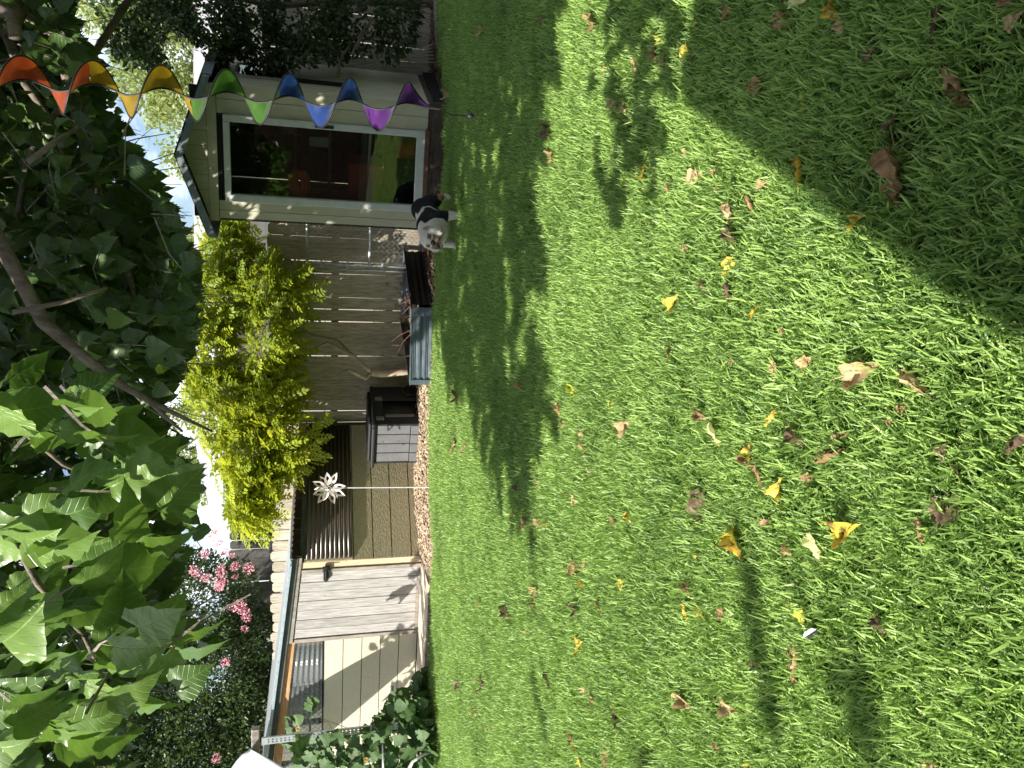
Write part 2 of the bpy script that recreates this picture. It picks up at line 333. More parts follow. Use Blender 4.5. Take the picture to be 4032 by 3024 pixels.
# grass: blade tiles instanced over the lawn
def grass_tile(i, size=.30, n=1250, lscale=1.0):
    g = np.random.default_rng(100 + i)
    bx = g.uniform(-size * .55, size * .55, n); by = g.uniform(-size * .55, size * .55, n)
    az = g.uniform(0, 2 * np.pi, n); Ln = g.uniform(.022, .072, n) * lscale; w = g.uniform(.0034, .0072, n)
    e0 = np.radians(g.uniform(22, 82, n)); bend = np.radians(g.uniform(0, 42, n)); tw = g.uniform(-.8, .8, n)
    rows = 4; P = np.stack([bx, by, np.full(n, -.002)], -1); rows_v = []
    e = e0.copy(); wf = [.75, 1.0, .85, .30]
    for r in range(rows):
        ca, sa = np.cos(az), np.sin(az)
        side = np.stack([-sa * np.cos(tw), ca * np.cos(tw), np.sin(tw)], -1) * (w * wf[r] * .5)[:, None]
        rows_v += [P - side, P + side]
        seg = Ln / (rows - 1)
        P = P + np.stack([ca * np.cos(e), sa * np.cos(e), np.sin(e)], -1) * seg[:, None]; P[:, 2] = np.maximum(P[:, 2], .004)
        e = e - bend / (rows - 1); az = az + g.normal(0, .05, n)
    V = np.stack(rows_v, 1).reshape(-1, 3)
    b = (np.arange(n) * 8)[:, None]
    F = np.concatenate([b + np.array([0, 1, 3, 2]) + 2 * k for k in range(3)])
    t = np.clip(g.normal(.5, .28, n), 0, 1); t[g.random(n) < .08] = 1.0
    tv = (t[:, None] + np.array([-.25, -.25, -.05, -.05, .08, .08, .15, .15])[None]).ravel()  # blade feet darkened, shade low in the grass painted into the tint
    return np_mesh('grass_tile', V, [F], np.clip(tv, 0, 1), smooth=True)
tiles = []
for i in range(6):
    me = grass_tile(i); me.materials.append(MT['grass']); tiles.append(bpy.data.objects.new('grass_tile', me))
def in_lawn(x, y): return y < np.interp(x, ex, ey) - .03
gp = []
st_ = .20
for yy in np.arange(.5, 8.9, st_):
    half = .62 * yy + 1.1
    for xx in np.arange(-half, half, st_):
        x = xx + rng.uniform(-.07, .07); y = yy + rng.uniform(-.07, .07)
        if in_lawn(x, y): gp.append((x, y, 0))
pts = bpy.data.meshes.new('grass'); pts.from_pydata(gp, [], [])
go = bpy.data.objects.new('grass', pts); col.objects.link(go)
tag(go, 'thick green lawn grass with broad blades covering the yard', 'grass', kind='stuff')
ng = bpy.data.node_groups.new('grass_nodes', 'GeometryNodeTree')
ng.interface.new_socket('Geometry', in_out='INPUT', socket_type='NodeSocketGeometry'); ng.interface.new_socket('Geometry', in_out='OUTPUT', socket_type='NodeSocketGeometry')
gi = ng.nodes.new('NodeGroupInput'); gout = ng.nodes.new('NodeGroupOutput'); iop = ng.nodes.new('GeometryNodeInstanceOnPoints'); jg = ng.nodes.new('GeometryNodeJoinGeometry')
for t in tiles:
    oi = ng.nodes.new('GeometryNodeObjectInfo'); oi.inputs[0].default_value = t; oi.inputs['As Instance'].default_value = True; ng.links.new(oi.outputs['Geometry'], jg.inputs[0])
iop.inputs['Pick Instance'].default_value = True
rv = ng.nodes.new('FunctionNodeRandomValue'); rv.data_type = 'INT'; rv.inputs[4].default_value = 0; rv.inputs[5].default_value = 5
rr = ng.nodes.new('FunctionNodeRandomValue'); rr.data_type = 'FLOAT_VECTOR'; rr.inputs[0].default_value = (-.06, -.06, 0); rr.inputs[1].default_value = (.06, .06, 6.28)
rs = ng.nodes.new('FunctionNodeRandomValue'); rs.data_type = 'FLOAT'; rs.inputs[2].default_value = .85; rs.inputs[3].default_value = 1.2
ng.links.new(gi.outputs[0], iop.inputs['Points']); ng.links.new(jg.outputs[0], iop.inputs['Instance'])
ng.links.new(rv.outputs[2], iop.inputs['Instance Index']); ng.links.new(rr.outputs[0], iop.inputs['Rotation']); ng.links.new(rs.outputs[1], iop.inputs['Scale'])
ng.links.new(iop.outputs[0], gout.inputs[0])
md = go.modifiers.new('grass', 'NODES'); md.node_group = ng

# ------------------------------------------------------------------ back fence (pickets are parts)
F0 = Vector((4.09, 8.714)); F1 = Vector((-.585, 9.929)); fd = (F1 - F0).normalized(); fn = Vector((-fd.y, fd.x))
if fn.y < 0: fn = -fn
FF = Fr(F0, fd, fn)
def picket_mesh(name, h, w, th=.016, ear=.03):
    mb = MB(); mb.quadbox([(-w / 2, 0), (w / 2, 0), (w / 2, h - ear), (w / 2 - ear, h), (-w / 2 + ear, h), (-w / 2, h - ear)], (-th / 2, th / 2))
    me = bpy.data.meshes.new(name); me.from_pydata(mb.v, [], mb.f); me.materials.append(None); return me
def picket_row(fence, fr, s0, s1, h, mat, w=.138, gap=(.004, .016), base=(0, 0, 0), tilt=.006):
    me = [picket_mesh('picket', h + dh, w) for dh in (0, .012, -.012)]
    for m in me: m.materials.clear(); m.materials.append(mat)
    s = s0; ang = math.atan2(fr.u.y, fr.u.x)
    while s < s1:
        o = bpy.data.objects.new('picket', rnd.choice(me)); col.objects.link(o); o.parent = fence
        p = fr.p(s, rnd.uniform(-.003, .003), rnd.uniform(0, .02)) - wloc(fence); o.location = p
        o.rotation_euler = (0, rnd.uniform(-tilt, tilt), ang)
        s += w + (rnd.uniform(*gap) if rnd.random() < .5 else rnd.uniform(.001, .004))
fence = empty('wooden_fence', FF.p(3, 0, 0), 'long weathered brown picket fence with dog-eared tops behind the shed and planter', 'fence')
picket_row(fence, FF, -1.4, 9.8, 1.80, MT['picket'])
for z in (.35, 1.0, 1.55): MB().box(-1.4, 9.8, .012, .05, z, z + .085, FF).build('rail', MT['rail'], fence)
for s in np.arange(-.6, 9.8, 2.4): MB().box(s, s + .09, .052, .14, 0, 1.75, FF).build('post', MT['rail'], fence)
FB = Fr((1.2, 13.6), (-1, .045), (.045, 1))
fence2 = empty('tall_fence', FB.p(4, 0, 0), 'taller dark shaded picket fence of the neighbouring yard behind the sunlit fence', 'fence')
picket_row(fence2, FB, 2.2, 11.5, 2.62, MT['darkpicket'], w=.14, gap=(.002, .006))
for z in (.6, 1.9): MB().box(2.2, 11.5, .012, .05, z, z + .085, FB).build('rail', MT['darkpicket'], fence2)

# ------------------------------------------------------------------ neighbour's house
nh = empty('neighbour_house', (5, 17, 0), 'pale single-storey neighbouring house with a light grey roof beyond the back fence', 'house')
HF = Fr((-3.1, 16.5), (1, -.03), (.03, 1))
for k in range(13):                            # clapboards
    z0 = 1.0 + k * .165
    MB().quadbox([(1.0, z0), (16, z0), (16, z0 + .162), (1.0, z0 + .162)], (-.012 * 1, .10), HF).build('clapboard', MT['housewall'], nh)
MB().quadbox([(1.0, 0), (16, 0), (16, 1.0), (1.0, 1.0)], (0, .10), HF).build('foundation_wall', MT['housewall'], nh)
mb = MB()
mb.add([HF.p(.2, -.45, 2.98), HF.p(16.5, -.45, 2.98), HF.p(16.5, 2.6, 3.72), HF.p(1.7, 2.6, 3.72), HF.p(.2, -.45, 3.10), HF.p(16.5, -.45, 3.10), HF.p(16.5, 2.6, 3.84), HF.p(1.7, 2.6, 3.84)],
       [(0, 3, 2, 1), (4, 5, 6, 7), (0, 1, 5, 4), (1, 2, 6, 5), (2, 3, 7, 6), (3, 0, 4, 7)])
mb.build('roof', MT['shingle'], nh)
MB().box(.2, 16.5, -.50, -.452, 2.93, 3.11, HF).build('gutter', MT['white'], nh)
f = MB().box(8.2, 9.3, -.05, -.014, 1.5, 2.6, HF).build('window', MT['white'], nh)
MB().box(8.28, 9.22, -.056, -.051, 1.58, 2.52, HF).build('pane', MT['gap'], f)
MB().box(1.3, 15, 1.5, 6, 0, 2.9, HF).build('wall', MT['housewall'], nh)

# ------------------------------------------------------------------ garden shed
N0 = Vector((2.812, 7.697)); uF = Vector((-.944, .331)).normalized(); uS = Vector((.60, .80)).normalized()
SH = Fr(N0, uF, uS); SD = Fr(N0, uS, uF)      # SD: s along the side wall, t along the front (inwards)
shed = empty('garden_shed', SH.p(.6, .5, 0), 'small pale green garden shed with a sliding glass door and low gable roof', 'shed')
roofz = lambda s: 2.56 - abs(s - .625) * .36
W_, DP = 1.25, 1.05
cr_ = MT['cream']
def gz(s): return roofz(s) - .045
for a, b in ((0, .12), (.125, .252), (1.063, 1.155), (1.16, 1.25)):
    MB().box(a, b, 0, .02, .19, 2.205, SH).build('siding_board', cr_, shed)
e = [0, .14, .28, .42, .56, .69, .83, .97, 1.11, 1.25]
for a, b in zip(e[:-1], e[1:]):
    a2 = a + .004; pts_ = [(a2, 2.30), (b, 2.30), (b, gz(b))] + ([(.625, gz(.625))] if a2 < .625 < b else []) + [(a2, gz(a2))]
    MB().quadbox(pts_, (0, .02), SH).build('gable_board', cr_, shed)
MB().box(-.012, 1.262, -.012, .022, 2.21, 2.296, SH).build('header_trim', cr_, shed)
MB().box(-.016, .0, -.012, .03, .19, 2.208, SH).build('corner_trim', cr_, shed)
for k in range(8):
    a = .025 + k * .128
    if a > .95: break
    MB().box(a, a + .124, 0, .02, .19, 2.20 + .0 * a, SD).build('side_board', cr_, shed)
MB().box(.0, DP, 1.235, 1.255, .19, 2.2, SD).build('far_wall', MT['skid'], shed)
MB().box(.02, DP - .03, .022, .03, .19, 2.2, SD).build('inner_lining', MT['skid'], shed)  # inside walls use dark timber colour to carry the shade behind the glass
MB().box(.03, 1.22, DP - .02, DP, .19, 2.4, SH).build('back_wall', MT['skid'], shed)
MB().box(.0, 1.25, .022, DP - .03, .17, .19, SH).build('floor', MT['rust'], shed)
# roof: two slopes with fascia
for sgn, a, b in ((1, .625, 1.37), (-1, .625, -.10)):
    mb = MB(); z0, z1 = roofz(a), roofz(b)
    vs = [SH.p(a, -.10, z0), SH.p(b, -.10, z1), SH.p(b, DP + .12, z1), SH.p(a, DP + .12, z0)]
    vs += [v + Vector((0, 0, .03)) for v in vs]
    mb.add(vs, [(0, 1, 2, 3), (7, 6, 5, 4), (0, 4, 5, 1), (1, 5, 6, 2), (2, 6, 7, 3), (3, 7, 4, 0)]); mb.build('roof', MT['black'], shed)
    MB().quadbox([(a, z0 - .055), (b, z1 - .055), (b, z1 + .012), (a, z0 + .012)], (-.135, -.103), SH).build('fascia', MT['roofedge'], shed)
    MB().box(-.10, DP + .12, min(b, b + .02 * sgn) , max(b, b + .02 * sgn), z1 - .07, z1 + .012, Fr(N0, uS, uF)).build('eave_board', MT['roofedge'], shed)
# sliding door
dr = MB()
for a, b, z0, z1 in ((.255, .315, .215, 2.15), (.995, 1.06, .215, 2.15)): dr.box(a, b, -.03, .03, z0, z1, SH, .004)
dr.box(.315, .995, -.03, .03, 2.09, 2.15, SH, .004); dr.box(.315, .995, -.03, .03, .215, .30, SH, .004)
door = dr.build('sliding_door', MT['trim'], shed)
MB().box(.31, 1.0, -.004, .004, .295, 2.10, SH).build('glass', MT['glass'], door)
MB().box(.272, .296, -.055, -.03, 1.12, 1.30, SH, .004).build('handle', MT['black'], door)
MB().box(.25, 1.062, -.004, .01, 2.152, 2.208, SH).build('door_gap', MT['gap'], shed)
MB().box(.235, 1.08, -.05, .02, .175, .213, SH).build('door_sill', MT['rust'], shed)
# side window, half covered
wf = MB()
for a, b, z0, z1 in ((.30, .74, 2.03, 2.06), (.30, .74, 1.58, 1.61), (.30, .33, 1.61, 2.03), (.71, .74, 1.61, 2.03)): wf.box(a, b, -.02, -.002, z0, z1, SD)
wf = wf.build('side_window', MT['frameboard'], shed)
MB().box(.33, .71, -.012, -.006, 1.61, 2.03, SD).build('pane', MT['glass'], wf)
MB().box(.30, .40, -.016, -.003, .95, 1.57, SD).build('dark_panel', MT['gap'], shed)
for a in (.0, .42, .86): MB().box(a + .0, a + .10, .0, DP, .05, .168, SH).build('skid', MT['skid'], shed)
MB().box(-.03, 1.28, -.03, -.002, .0, .172, SH).build('base_board', MT['skid'], shed)
MB().box(.0, DP, -.03, -.002, .0, .13, SD).build('side_gap_shade', MT['gap'], shed)  # black strip stands in for the shaded gap beside the skids
MB().box(.02, 1.23, .004, .018, 2.2, 2.44, SH).build('gable_backing', MT['gap'], shed)
# things kept inside
sh = empty('storage_shelf', SH.p(.6, .75, .19), 'wooden shelf rack with timber bars behind the shed glass', 'shelf')
for z in (.75, 1.12, 1.48): MB().box(.12, 1.18, .62, .98, z, z + .028, SH).build('shelf_board', MT['rail'], sh)
for a in (.12, 1.14): MB().box(a, a + .04, .60, .62, .19, 2.0, SH).build('upright', MT['rail'], sh)
redm = M('red_plastic', (.45, .03, .03), (.55, .05, .04), .45, 9); orm = M('orange_plastic', (.75, .13, .03), (.8, .2, .05), .45, 9)
mb = MB(); a0, a1, t0, t1, z0, z1 = .72, 1.10, .25, .52, .62, .95
mb.box(a0, a1, t0, t0 + .015, z0, z1, SH); mb.box(a0, a1, t1 - .015, t1, z0, z1, SH); mb.box(a0, a0 + .015, t0 + .015, t1 - .015, z0, z1, SH); mb.box(a1 - .015, a1, t0 + .015, t1 - .015, z0, z1, SH); mb.box(a0, a1, t0, t1, z0 - .02, z0 - .001, SH); mb.box(a0 - .01, a1 + .01, t0 - .01, t0 + .001, z1 - .04, z1 + .005, SH)
tag(mb.build('storage_tub', redm, loc=SH.p(.9, .38, .62)), 'dark red plastic tub in the middle of the shed behind the glass', 'tub')
tag(MB().box(.6, 1.15, .22, .56, .19, .59, SH, .01).build('storage_chest', MT['black'], loc=SH.p(.9, .4, .19)), 'black chest on the shed floor beneath the red tub', 'chest')
mb = MB(); c = SH.p(.55, .3, .19)
prof = [(.0, .0), (.10, .0), (.125, .28), (.135, .29), (.118, .29), (.095, .02), (0, .02)]
n = 16; vs = [c + Vector((r * math.cos(2 * math.pi * k / n), r * math.sin(2 * math.pi * k / n), z)) for r, z in prof for k in range(n)]
mb.add(vs, [(i * n + k, i * n + (k + 1) % n, (i + 1) * n + (k + 1) % n, (i + 1) * n + k) for i in range(len(prof) - 1) for k in range(n)])
bk = mb.build('bucket', orm, loc=c); tag(bk, 'orange bucket standing low behind the shed glass', 'bucket')
mb = MB()
for k in range(40):
    t = k / 39 * math.pi * 2 * 3; mb.add([], [])
mb.tube([SH.p(.90 + .12 * math.cos(k / 8 * math.pi), .10 + .004 * k / 8, 1.40 + .07 * math.sin(k / 8 * math.pi) + .002 * k) for k in range(49)], .020, 6)
tag(mb.build('coiled_hose', orm, smooth=True, loc=SH.p(.9, .1, 1.33)), 'bright orange coil of hose hanging behind the shed glass', 'hose')
for i, (a, z, w, h, m_, lb) in enumerate(((.25, 1.51, .14, .22, 'tan', 'tan box on the top shed shelf'), (.5, 1.51, .12, .12, 'greyplastic', 'small grey box in the middle of the top shed shelf'), (.3, 1.15, .2, .16, 'darkpanel', 'dark box on the middle shed shelf'), (.62, 1.15, .10, .20, 'white', 'white carton on the middle shed shelf'), (.28, .78, .2, .2, 'rust', 'brown box on the lowest shed shelf'))):
    tag(MB().box(a, a + w, .66, .9, z, z + h, SH, .004).build('box', MT[m_], loc=SH.p(a, .7, z)), lb, 'box')

# ------------------------------------------------------------------ lean-to pen (enclosure)
C = Vector((-2.064, 9.232)); dL = Vector((-.956, .293)).normalized(); iL = Vector((.293, .956)).normalized()
dR = Vector((1.486, .581)).normalized(); iR = Vector((-dR.y, dR.x))
PL, PR = Fr(C, dL, iL), Fr(C, dR, iR)
pen = empty('animal_pen', C.to_3d() + Vector((0, .4, 0)), 'wooden lean-to pen with siding, corrugated panels and a grey board door', 'pen')
rz = lambda s: 1.552 + .111 * s                # roof line on the left face
SMAX = 3.4
# --- left face
MB().box(0, .088, -.01, .08, .035, 1.44, PL, .003).build('corner_post', MT['freshpost'], pen)
MB().quadbox([(-.10, rz(-.1) - .012), (SMAX, rz(SMAX) - .012), (SMAX, rz(SMAX) + .018), (-.10, rz(-.1) + .018)], (-.09, -.05), PL).build('roof_flashing', MT['edge'], pen)
MB().quadbox([(-.08, rz(-.08) - .075), (SMAX, rz(SMAX) - .085), (SMAX, rz(SMAX) - .014), (-.08, rz(-.08) - .014)], (-.045, -.02), PL).build('dark_band', MT['dark_strip'], pen)  # dark band under the roof flashing
MB().quadbox([(-.07, 1.475), (1.06, 1.475 + .118), (1.06, 1.425 + .112), (-.07, 1.425)], (-.03, .03), PL).build('header_board', MT['frameboard'], pen)
MB().quadbox([(.0, 1.512), (1.06, 1.512 + .118), (1.06, 1.477 + .118), (.0, 1.477)], (-.018, .03), PL).build('header_board', MT['frameboard'], pen)
mb = MB(); mb.quadbox([(.092, .085), (.135, .085), (.135, 1.432), (.092, 1.43)], (-.028, .0), PL)
mb.quadbox([(1.015, .085), (1.062, .085), (1.062, 1.52), (1.015, 1.515)], (-.028, .0), PL); mb.box(.092, 1.062, -.028, .0, .038, .084, PL)
pd = mb.build('pen_door', MT['frameboard'], pen); tag(pd, 'grey weathered plank door with a black latch')
bw = (1.013 - .137) / 7
for k in range(7):
    a = .137 + k * bw; MB().quadbox([(a + .003, .086), (a + bw - .004, .086), (a + bw - .004, 1.432 + .098 * (a + bw - .1)), (a + .003, 1.432 + .098 * (a - .1))], (-.014 - .003 * (k % 2), .004), PL).build('board', MT['doorboard'], pd)
lt = MB(); lt.box(.05, .115, -.055, -.03, 1.115, 1.195, PL, .004); lt.quadbox([(.115, 1.125), (.225, 1.125), (.255, 1.155), (.225, 1.185), (.115, 1.185)], (-.05, -.030), PL)
lt.tube([PL.p(.08, -.07, 1.155), PL.p(.08, -.07, 1.08)], .006, 6); lt.tube([PL.p(.09, -.062, 1.155), PL.p(.21, -.062, 1.155)], .010, 6)
lt = lt.build('latch', MT['blackmetal'], pd)
sz = np.linspace(.05, 1.172, 6)
for a, b in zip(sz[:-1], sz[1:]): MB().quadbox([(1.066, a + .002), (SMAX, a + .002), (SMAX, b - .007), (1.066, b - .007)], (-.016, .0), PL).build('siding_board', MT['tan'], pen)
MB().box(1.066, SMAX, .001, .02, .04, 1.17, PL).build('siding_backing', MT['gap'], pen)
MB().quadbox([(1.07, 1.174), (SMAX, 1.174), (SMAX, 1.19), (1.07, 1.19)], (-.02, .03), PL).build('window_sill', MT['gap'], pen)
for s in (1.1, 1.66, 2.25, 2.85): MB().quadbox([(s, 1.19), (s + .05, 1.19), (s + .05, rz(s) - .10), (s, rz(s) - .105)], (.035, .08), PL).build('stud', MT['orange'], pen)
MB().quadbox([(1.07, rz(1.07) - .16), (SMAX, rz(SMAX) - .20), (SMAX, rz(SMAX) - .09), (1.07, rz(1.07) - .085)], (.0, .035), PL).build('window_header', MT['orange'], pen)
def corrugated(name, fr, s0, s1, zlo, zhi, t, amp, pitch, mat, parent, label=None):
    n = int((max(zhi(s0), zhi(s1)) - zlo) / pitch * 6); V = []; Fs = []
    for j, s in enumerate((s0, s1)):
        for i in range(n + 1):
            z = zlo + (zhi(s) - zlo) * i / n; V.append(fr.p(s, t + amp * math.sin(2 * math.pi * i / 6), z))
    Fs = [(i, i + 1, n + 2 + i, n + 1 + i) for i in range(n)]
    o = MB().add(V, Fs).build(name, mat, parent, smooth=True); m = o.modifiers.new('t', 'SOLIDIFY'); m.thickness = .0018
    return o
for a, b in ((1.07, 1.70), (1.66, 2.30), (2.25, 2.90), (2.85, SMAX)):
    corrugated('clear_panel', PL, a, b, 1.19, lambda s: rz(s) - .15, .018 + .003 * (a > 1.5), .008, .066, MT['clear'], pen)
# wire mesh inside
def chain(fr, s0, s1, t, z0, z1, p=.055, r=.0016, side=3):
    mb = MB(); k = 0; s = s0
    while s < s1 - p / 2:
        pts_ = []; z = z0; i = 0
        while z <= z1:
            pts_.append(fr.p(s + (p / 2 if i % 2 else 0) * (1) + (0 if k % 2 == 0 else 0), t + (.003 if i % 2 else -.003), z)); z += p / 2; i += 1
        mb.tube(pts_, r, side, cap=False)
        pts2 = [fr.p(s + p - (p / 2 if i % 2 else 0), t - (.003 if i % 2 else -.003), z0 + i * p / 2) for i in range(len(pts_))]
        mb.tube(pts2, r, side, cap=False)
        s += p; k += 1
    return mb
chain(PL, 1.15, 3.2, .35, 1.0, 1.50, .075, .003).build('wire_mesh', MT['galv'], pen)
MB().tube([PL.p(1.1, .35, 1.33), PL.p(3.2, .35, 1.33)], .015, 8).build('inner_rail', MT['galv'], pen)
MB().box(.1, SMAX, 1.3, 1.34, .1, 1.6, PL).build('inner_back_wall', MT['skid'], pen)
# --- right face
R1 = 1.66
rzr = lambda s: 1.545 - .056 * s
sz = [.035, .162, .394, .614, .845]
for a, b in zip(sz[:-1], sz[1:]): MB().box(.0, R1, -.014, .004, a + .002, b - .009, PR).build('siding_board', MT['olive'], pen)
MB().box(.0, R1, .005, .03, .03, .84, PR).build('siding_backing', MT['gap'], pen)
MB().box(-.0, R1, -.022, .006, .846, .862, PR).build('drip_edge', MT['olive'], pen)
corrugated('smoked_panel', PR, .02, R1, .855, lambda s: 1.40 - .03 * s, -.030, .012, .052, MT['smoke'], pen)
MB().quadbox([(.0, 1.398), (R1, 1.335), (R1, 1.39), (.0, 1.452)], (-.02, .02), PR).build('beam', MT['dark_strip'], pen)
MB().quadbox([(.0, .86), (.03, .86), (.03, 1.398), (.0, 1.398)], (-.015, .05), PR).build('jamb', MT['freshpost'], pen)
for s in (.55, 1.1): MB().box(s, s + .05, .03, .07, .86, 1.36, PR).build('stud', MT['orange'], pen)
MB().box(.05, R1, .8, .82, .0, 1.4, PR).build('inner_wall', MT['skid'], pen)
# roof sheet with a scalloped edge
V = []; Fs = []; n = 170
for j in range(2):
    for i in range(n + 1):
        s = -.06 + (R1 + .12) * i / n; V.append(PR.p(s, -.13 if j == 0 else 1.6, rzr(s) + .008 * math.sin(2 * math.pi * s / .065) + (.0 if j == 0 else .1)))
Fs = [(i, i + 1, n + 2 + i, n + 1 + i) for i in range(n)]
rf = MB().add(V, Fs).build('roof', MT['smoke'], pen, smooth=True); m = rf.modifiers.new('t', 'SOLIDIFY'); m.thickness = .003
mb = MB(); vs = [PL.p(-.1, -.05, rz(-.1)), PL.p(SMAX, -.05, rz(SMAX)), PL.p(SMAX, 1.6, rz(SMAX)), PL.p(-.1, 1.6, rz(-.1))]; vs += [v + Vector((0, 0, .02)) for v in vs]
mb.add(vs, [(3, 2, 1, 0), (4, 5, 6, 7), (0, 1, 5, 4), (1, 2, 6, 5), (2, 3, 7, 6), (3, 0, 4, 7)]); mb.build('roof', MT['galv'], pen)

# pale planks in front of the pen
for i, (s0, s1) in enumerate(((.02, .26), (.27, 1.62))):
    tag(MB().box(s0, s1, -.62, -.05, .0, .05 - .004 * i, PL, .006).build('ground_plank', MT['slab'], loc=PL.p(s0, -.3, 0)), ('short pale plank on the ground at the pen corner', 'long pale plank on the ground below the grey pen door')[i], 'plank')

# ------------------------------------------------------------------ kennel / plastic box
K0 = Vector((-.47, 9.05)); KA = Vector((-.95, 9.28)); kL = (KA - K0); kw = kL.length; kL.normalize(); kI = Vector((-kL.y, kL.x)); kI = kI if kI.y > 0 else -kI
KB = Vector((-.03, 9.42)) - K0; kd = KB.length; kR = KB.normalized(); kJ = Vector((kR.y, -kR.x)) * -1
KL, KR = Fr(K0, kL, kR), Fr(K0, kR, kL)
ken = empty('plastic_kennel', K0.to_3d() + Vector((0, .25, 0)), 'low black and grey plastic kennel with an open doorway beside the pen', 'kennel')
zb = .05
gw = kw / 4.3
for k in range(4):
    MB().box(.02 + k * gw, .02 + (k + 1) * gw - .008, .0, .03, zb + .14, .575, KL, .004).build('wall_panel', MT['greyplastic'], ken)
    MB().box(.02 + k * gw, .02 + (k + 1) * gw - .008, -.008, .03, zb + .04, zb + .132, KL, .004).build('lower_panel', MT['greyplastic'], ken)
MB().box(.01, kw, .012, .035, zb, .6, KL).build('inner_wall', MT['black'], ken)
mb = MB(); mb.box(-.03, kw + .03, -.04, kd * .97, .60, .64, KL, .012); mb.box(.01, kw - .01, .02, kd * .9, .64, .675, KL, .012); mb.build('roof', MT['black'], ken)
mb = MB()
mb.box(.0, .10, .0, .03, zb, .6, KR, .006); mb.box(kd - .20, kd, .0, .03, zb, .6, KR, .006); mb.box(.10, kd - .20, .0, .03, .50, .6, KR, .004); mb.box(.10, kd - .2, .0, .03, zb, zb + .05, KR, .004)
mb.build('doorway', MT['black'], ken)  # side away from the sun built black, shade put into colour
MB().box(.0, kd, kw - .03, kw, zb, .6, KR).build('far_wall', MT['black'], ken)
MB().box(.03, kd - .02, .10, kw - .04, zb, .58, KR).build('dark_infill', MT['darkpanel'], ken)  # solid dark block standing in for the shade inside the doorway
MB().box(.105, .135, -.012, .0, .14, .48, KR).build('door_edge', MT['greyplastic'], ken)
for a in (.06, kd - .22): MB().box(a, a + .035, -.02, .002, .50, .59, KR).build('hinge', MT['greyplastic'], ken)
mb = MB(); cc = KR.p(kd - .09, -.02, zb + .11)
mb.tube([cc + Vector((kR.x * .07 * math.cos(t), kR.y * .07 * math.cos(t), .085 * math.sin(t))) for t in np.linspace(0, 2 * math.pi, 21)], .016, 8, cap=False)
mb.tube([cc + Vector((kR.x * .035 * math.cos(t), kR.y * .035 * math.cos(t), .045 * math.sin(t))) for t in np.linspace(0, 2 * math.pi, 15)], .008, 6, cap=False)
mb.build('round_vent', MT['blackmetal'], ken, smooth=True)

# ------------------------------------------------------------------ raised planter
A0, A1, A2, A3 = Vector((.839, 8.50)), Vector((.0, 8.63)), Vector((1.60, 9.15)), Vector((.80, 9.48))
pl = empty('raised_planter', ((A0 + A3) / 2).to_3d(), 'corrugated steel raised planter with a blue-grey front and dark side', 'planter')
def wallstrip(name, a, b, mat, h=.25, flip=1):
    d = b - a; Ln = d.length; d.normalize(); nrm = Vector((-d.y, d.x)) * flip; fr = Fr(a, d, nrm); V = []; n = 36
    for s in (0.045, Ln - .045):
        for i in range(n + 1):
            z = h * i / n; u = (z / h * 3.6) % 1; V.append(fr.p(s, -.012 * (1 if .2 < u < .55 else 0 if u > .75 or u < .0 else .5), z))
    o = MB().add(V, [(i, i + 1, n + 2 + i, n + 1 + i) for i in range(n)]).build(name, mat, pl); m = o.modifiers.new('t', 'SOLIDIFY'); m.thickness = .002
    return fr, Ln
def cap_(a, b, mat, fr, Ln, h=.25):
    MB().box(-.005, Ln + .005, -.02, .012, h, h + .014, fr).build('top_rim', mat, pl)
frs = {}
for key, a, b, m_ in (('f', A0, A1, 'steelpanel'), ('r', A0, A2, 'darkpanel'), ('bl', A1, A3, 'darkpanel'), ('br', A2, A3, 'steelpanel')):
    flip = 1
    d = (b - a).normalized(); nn = Vector((-d.y, d.x)); cen = (A0 + A3) / 2
    if nn.dot(cen - a) < 0: flip = -1
    fr, Ln = wallstrip('side_panel', a, b, MT[m_], flip=flip); cap_(a, b, MT[m_], fr, Ln)
    if key == 'f': 
        MB().box(-.01, .085, -.022, .0, .0, .248, fr).build('corner_plate', MT['steelpanel'], pl)
        MB().box(Ln - .05, Ln + .005, -.02, .0, .0, .248, fr).build('corner_plate', MT['steelpanel'], pl)
        mbb = MB()
        for z in (.05, .125, .2): mbb.ball(fr.p(.07, -.026, z), .007, 6, 4)
        mbb.build('rivets', MT['galv'], pl)
MB().add([(p.x, p.y, .17) for p in (A0 * .97 + A3 * .03, A1 * .97 + A2 * .03, A3 * .97 + A0 * .03, A2 * .97 + A1 * .03)], [(0, 1, 2, 3)]).build('planting_soil', MT['dirt'], pl)

# ------------------------------------------------------------------ chain link gate panel leaning at the fence
GT = Fr((1.40, 9.20), (1, -.26), (.26, 1))
gate = empty('chain_link_gate', GT.p(.4, 0, 0), 'galvanised chain-link gate standing between shed and planter', 'gate')
mb = MB()
for z in (1.37, .66, .06): mb.tube([GT.p(0, 0, z), GT.p(1.0, 0, z)], .018, 8)
mb.tube([GT.p(0, 0, .02), GT.p(0, 0, 1.37)], .020, 8); mb.tube([GT.p(1.0, 0, .02), GT.p(1.0, 0, 1.37)], .018, 8)
mb.tube([GT.p(-.06, .02, .0), GT.p(-.06, .02, 1.25)], .012, 8)
mb.build('gate_frame', MT['galv'], gate, smooth=True)
chain(GT, .02, .98, 0, .07, 1.36, .06, .0022).build('wire_mesh', MT['galv'], gate)
for z in (.5, .9, 1.2): MB().box(-.05, .03, -.025, .025, z, z + .02, GT).build('tie_band', MT['galv'], gate)
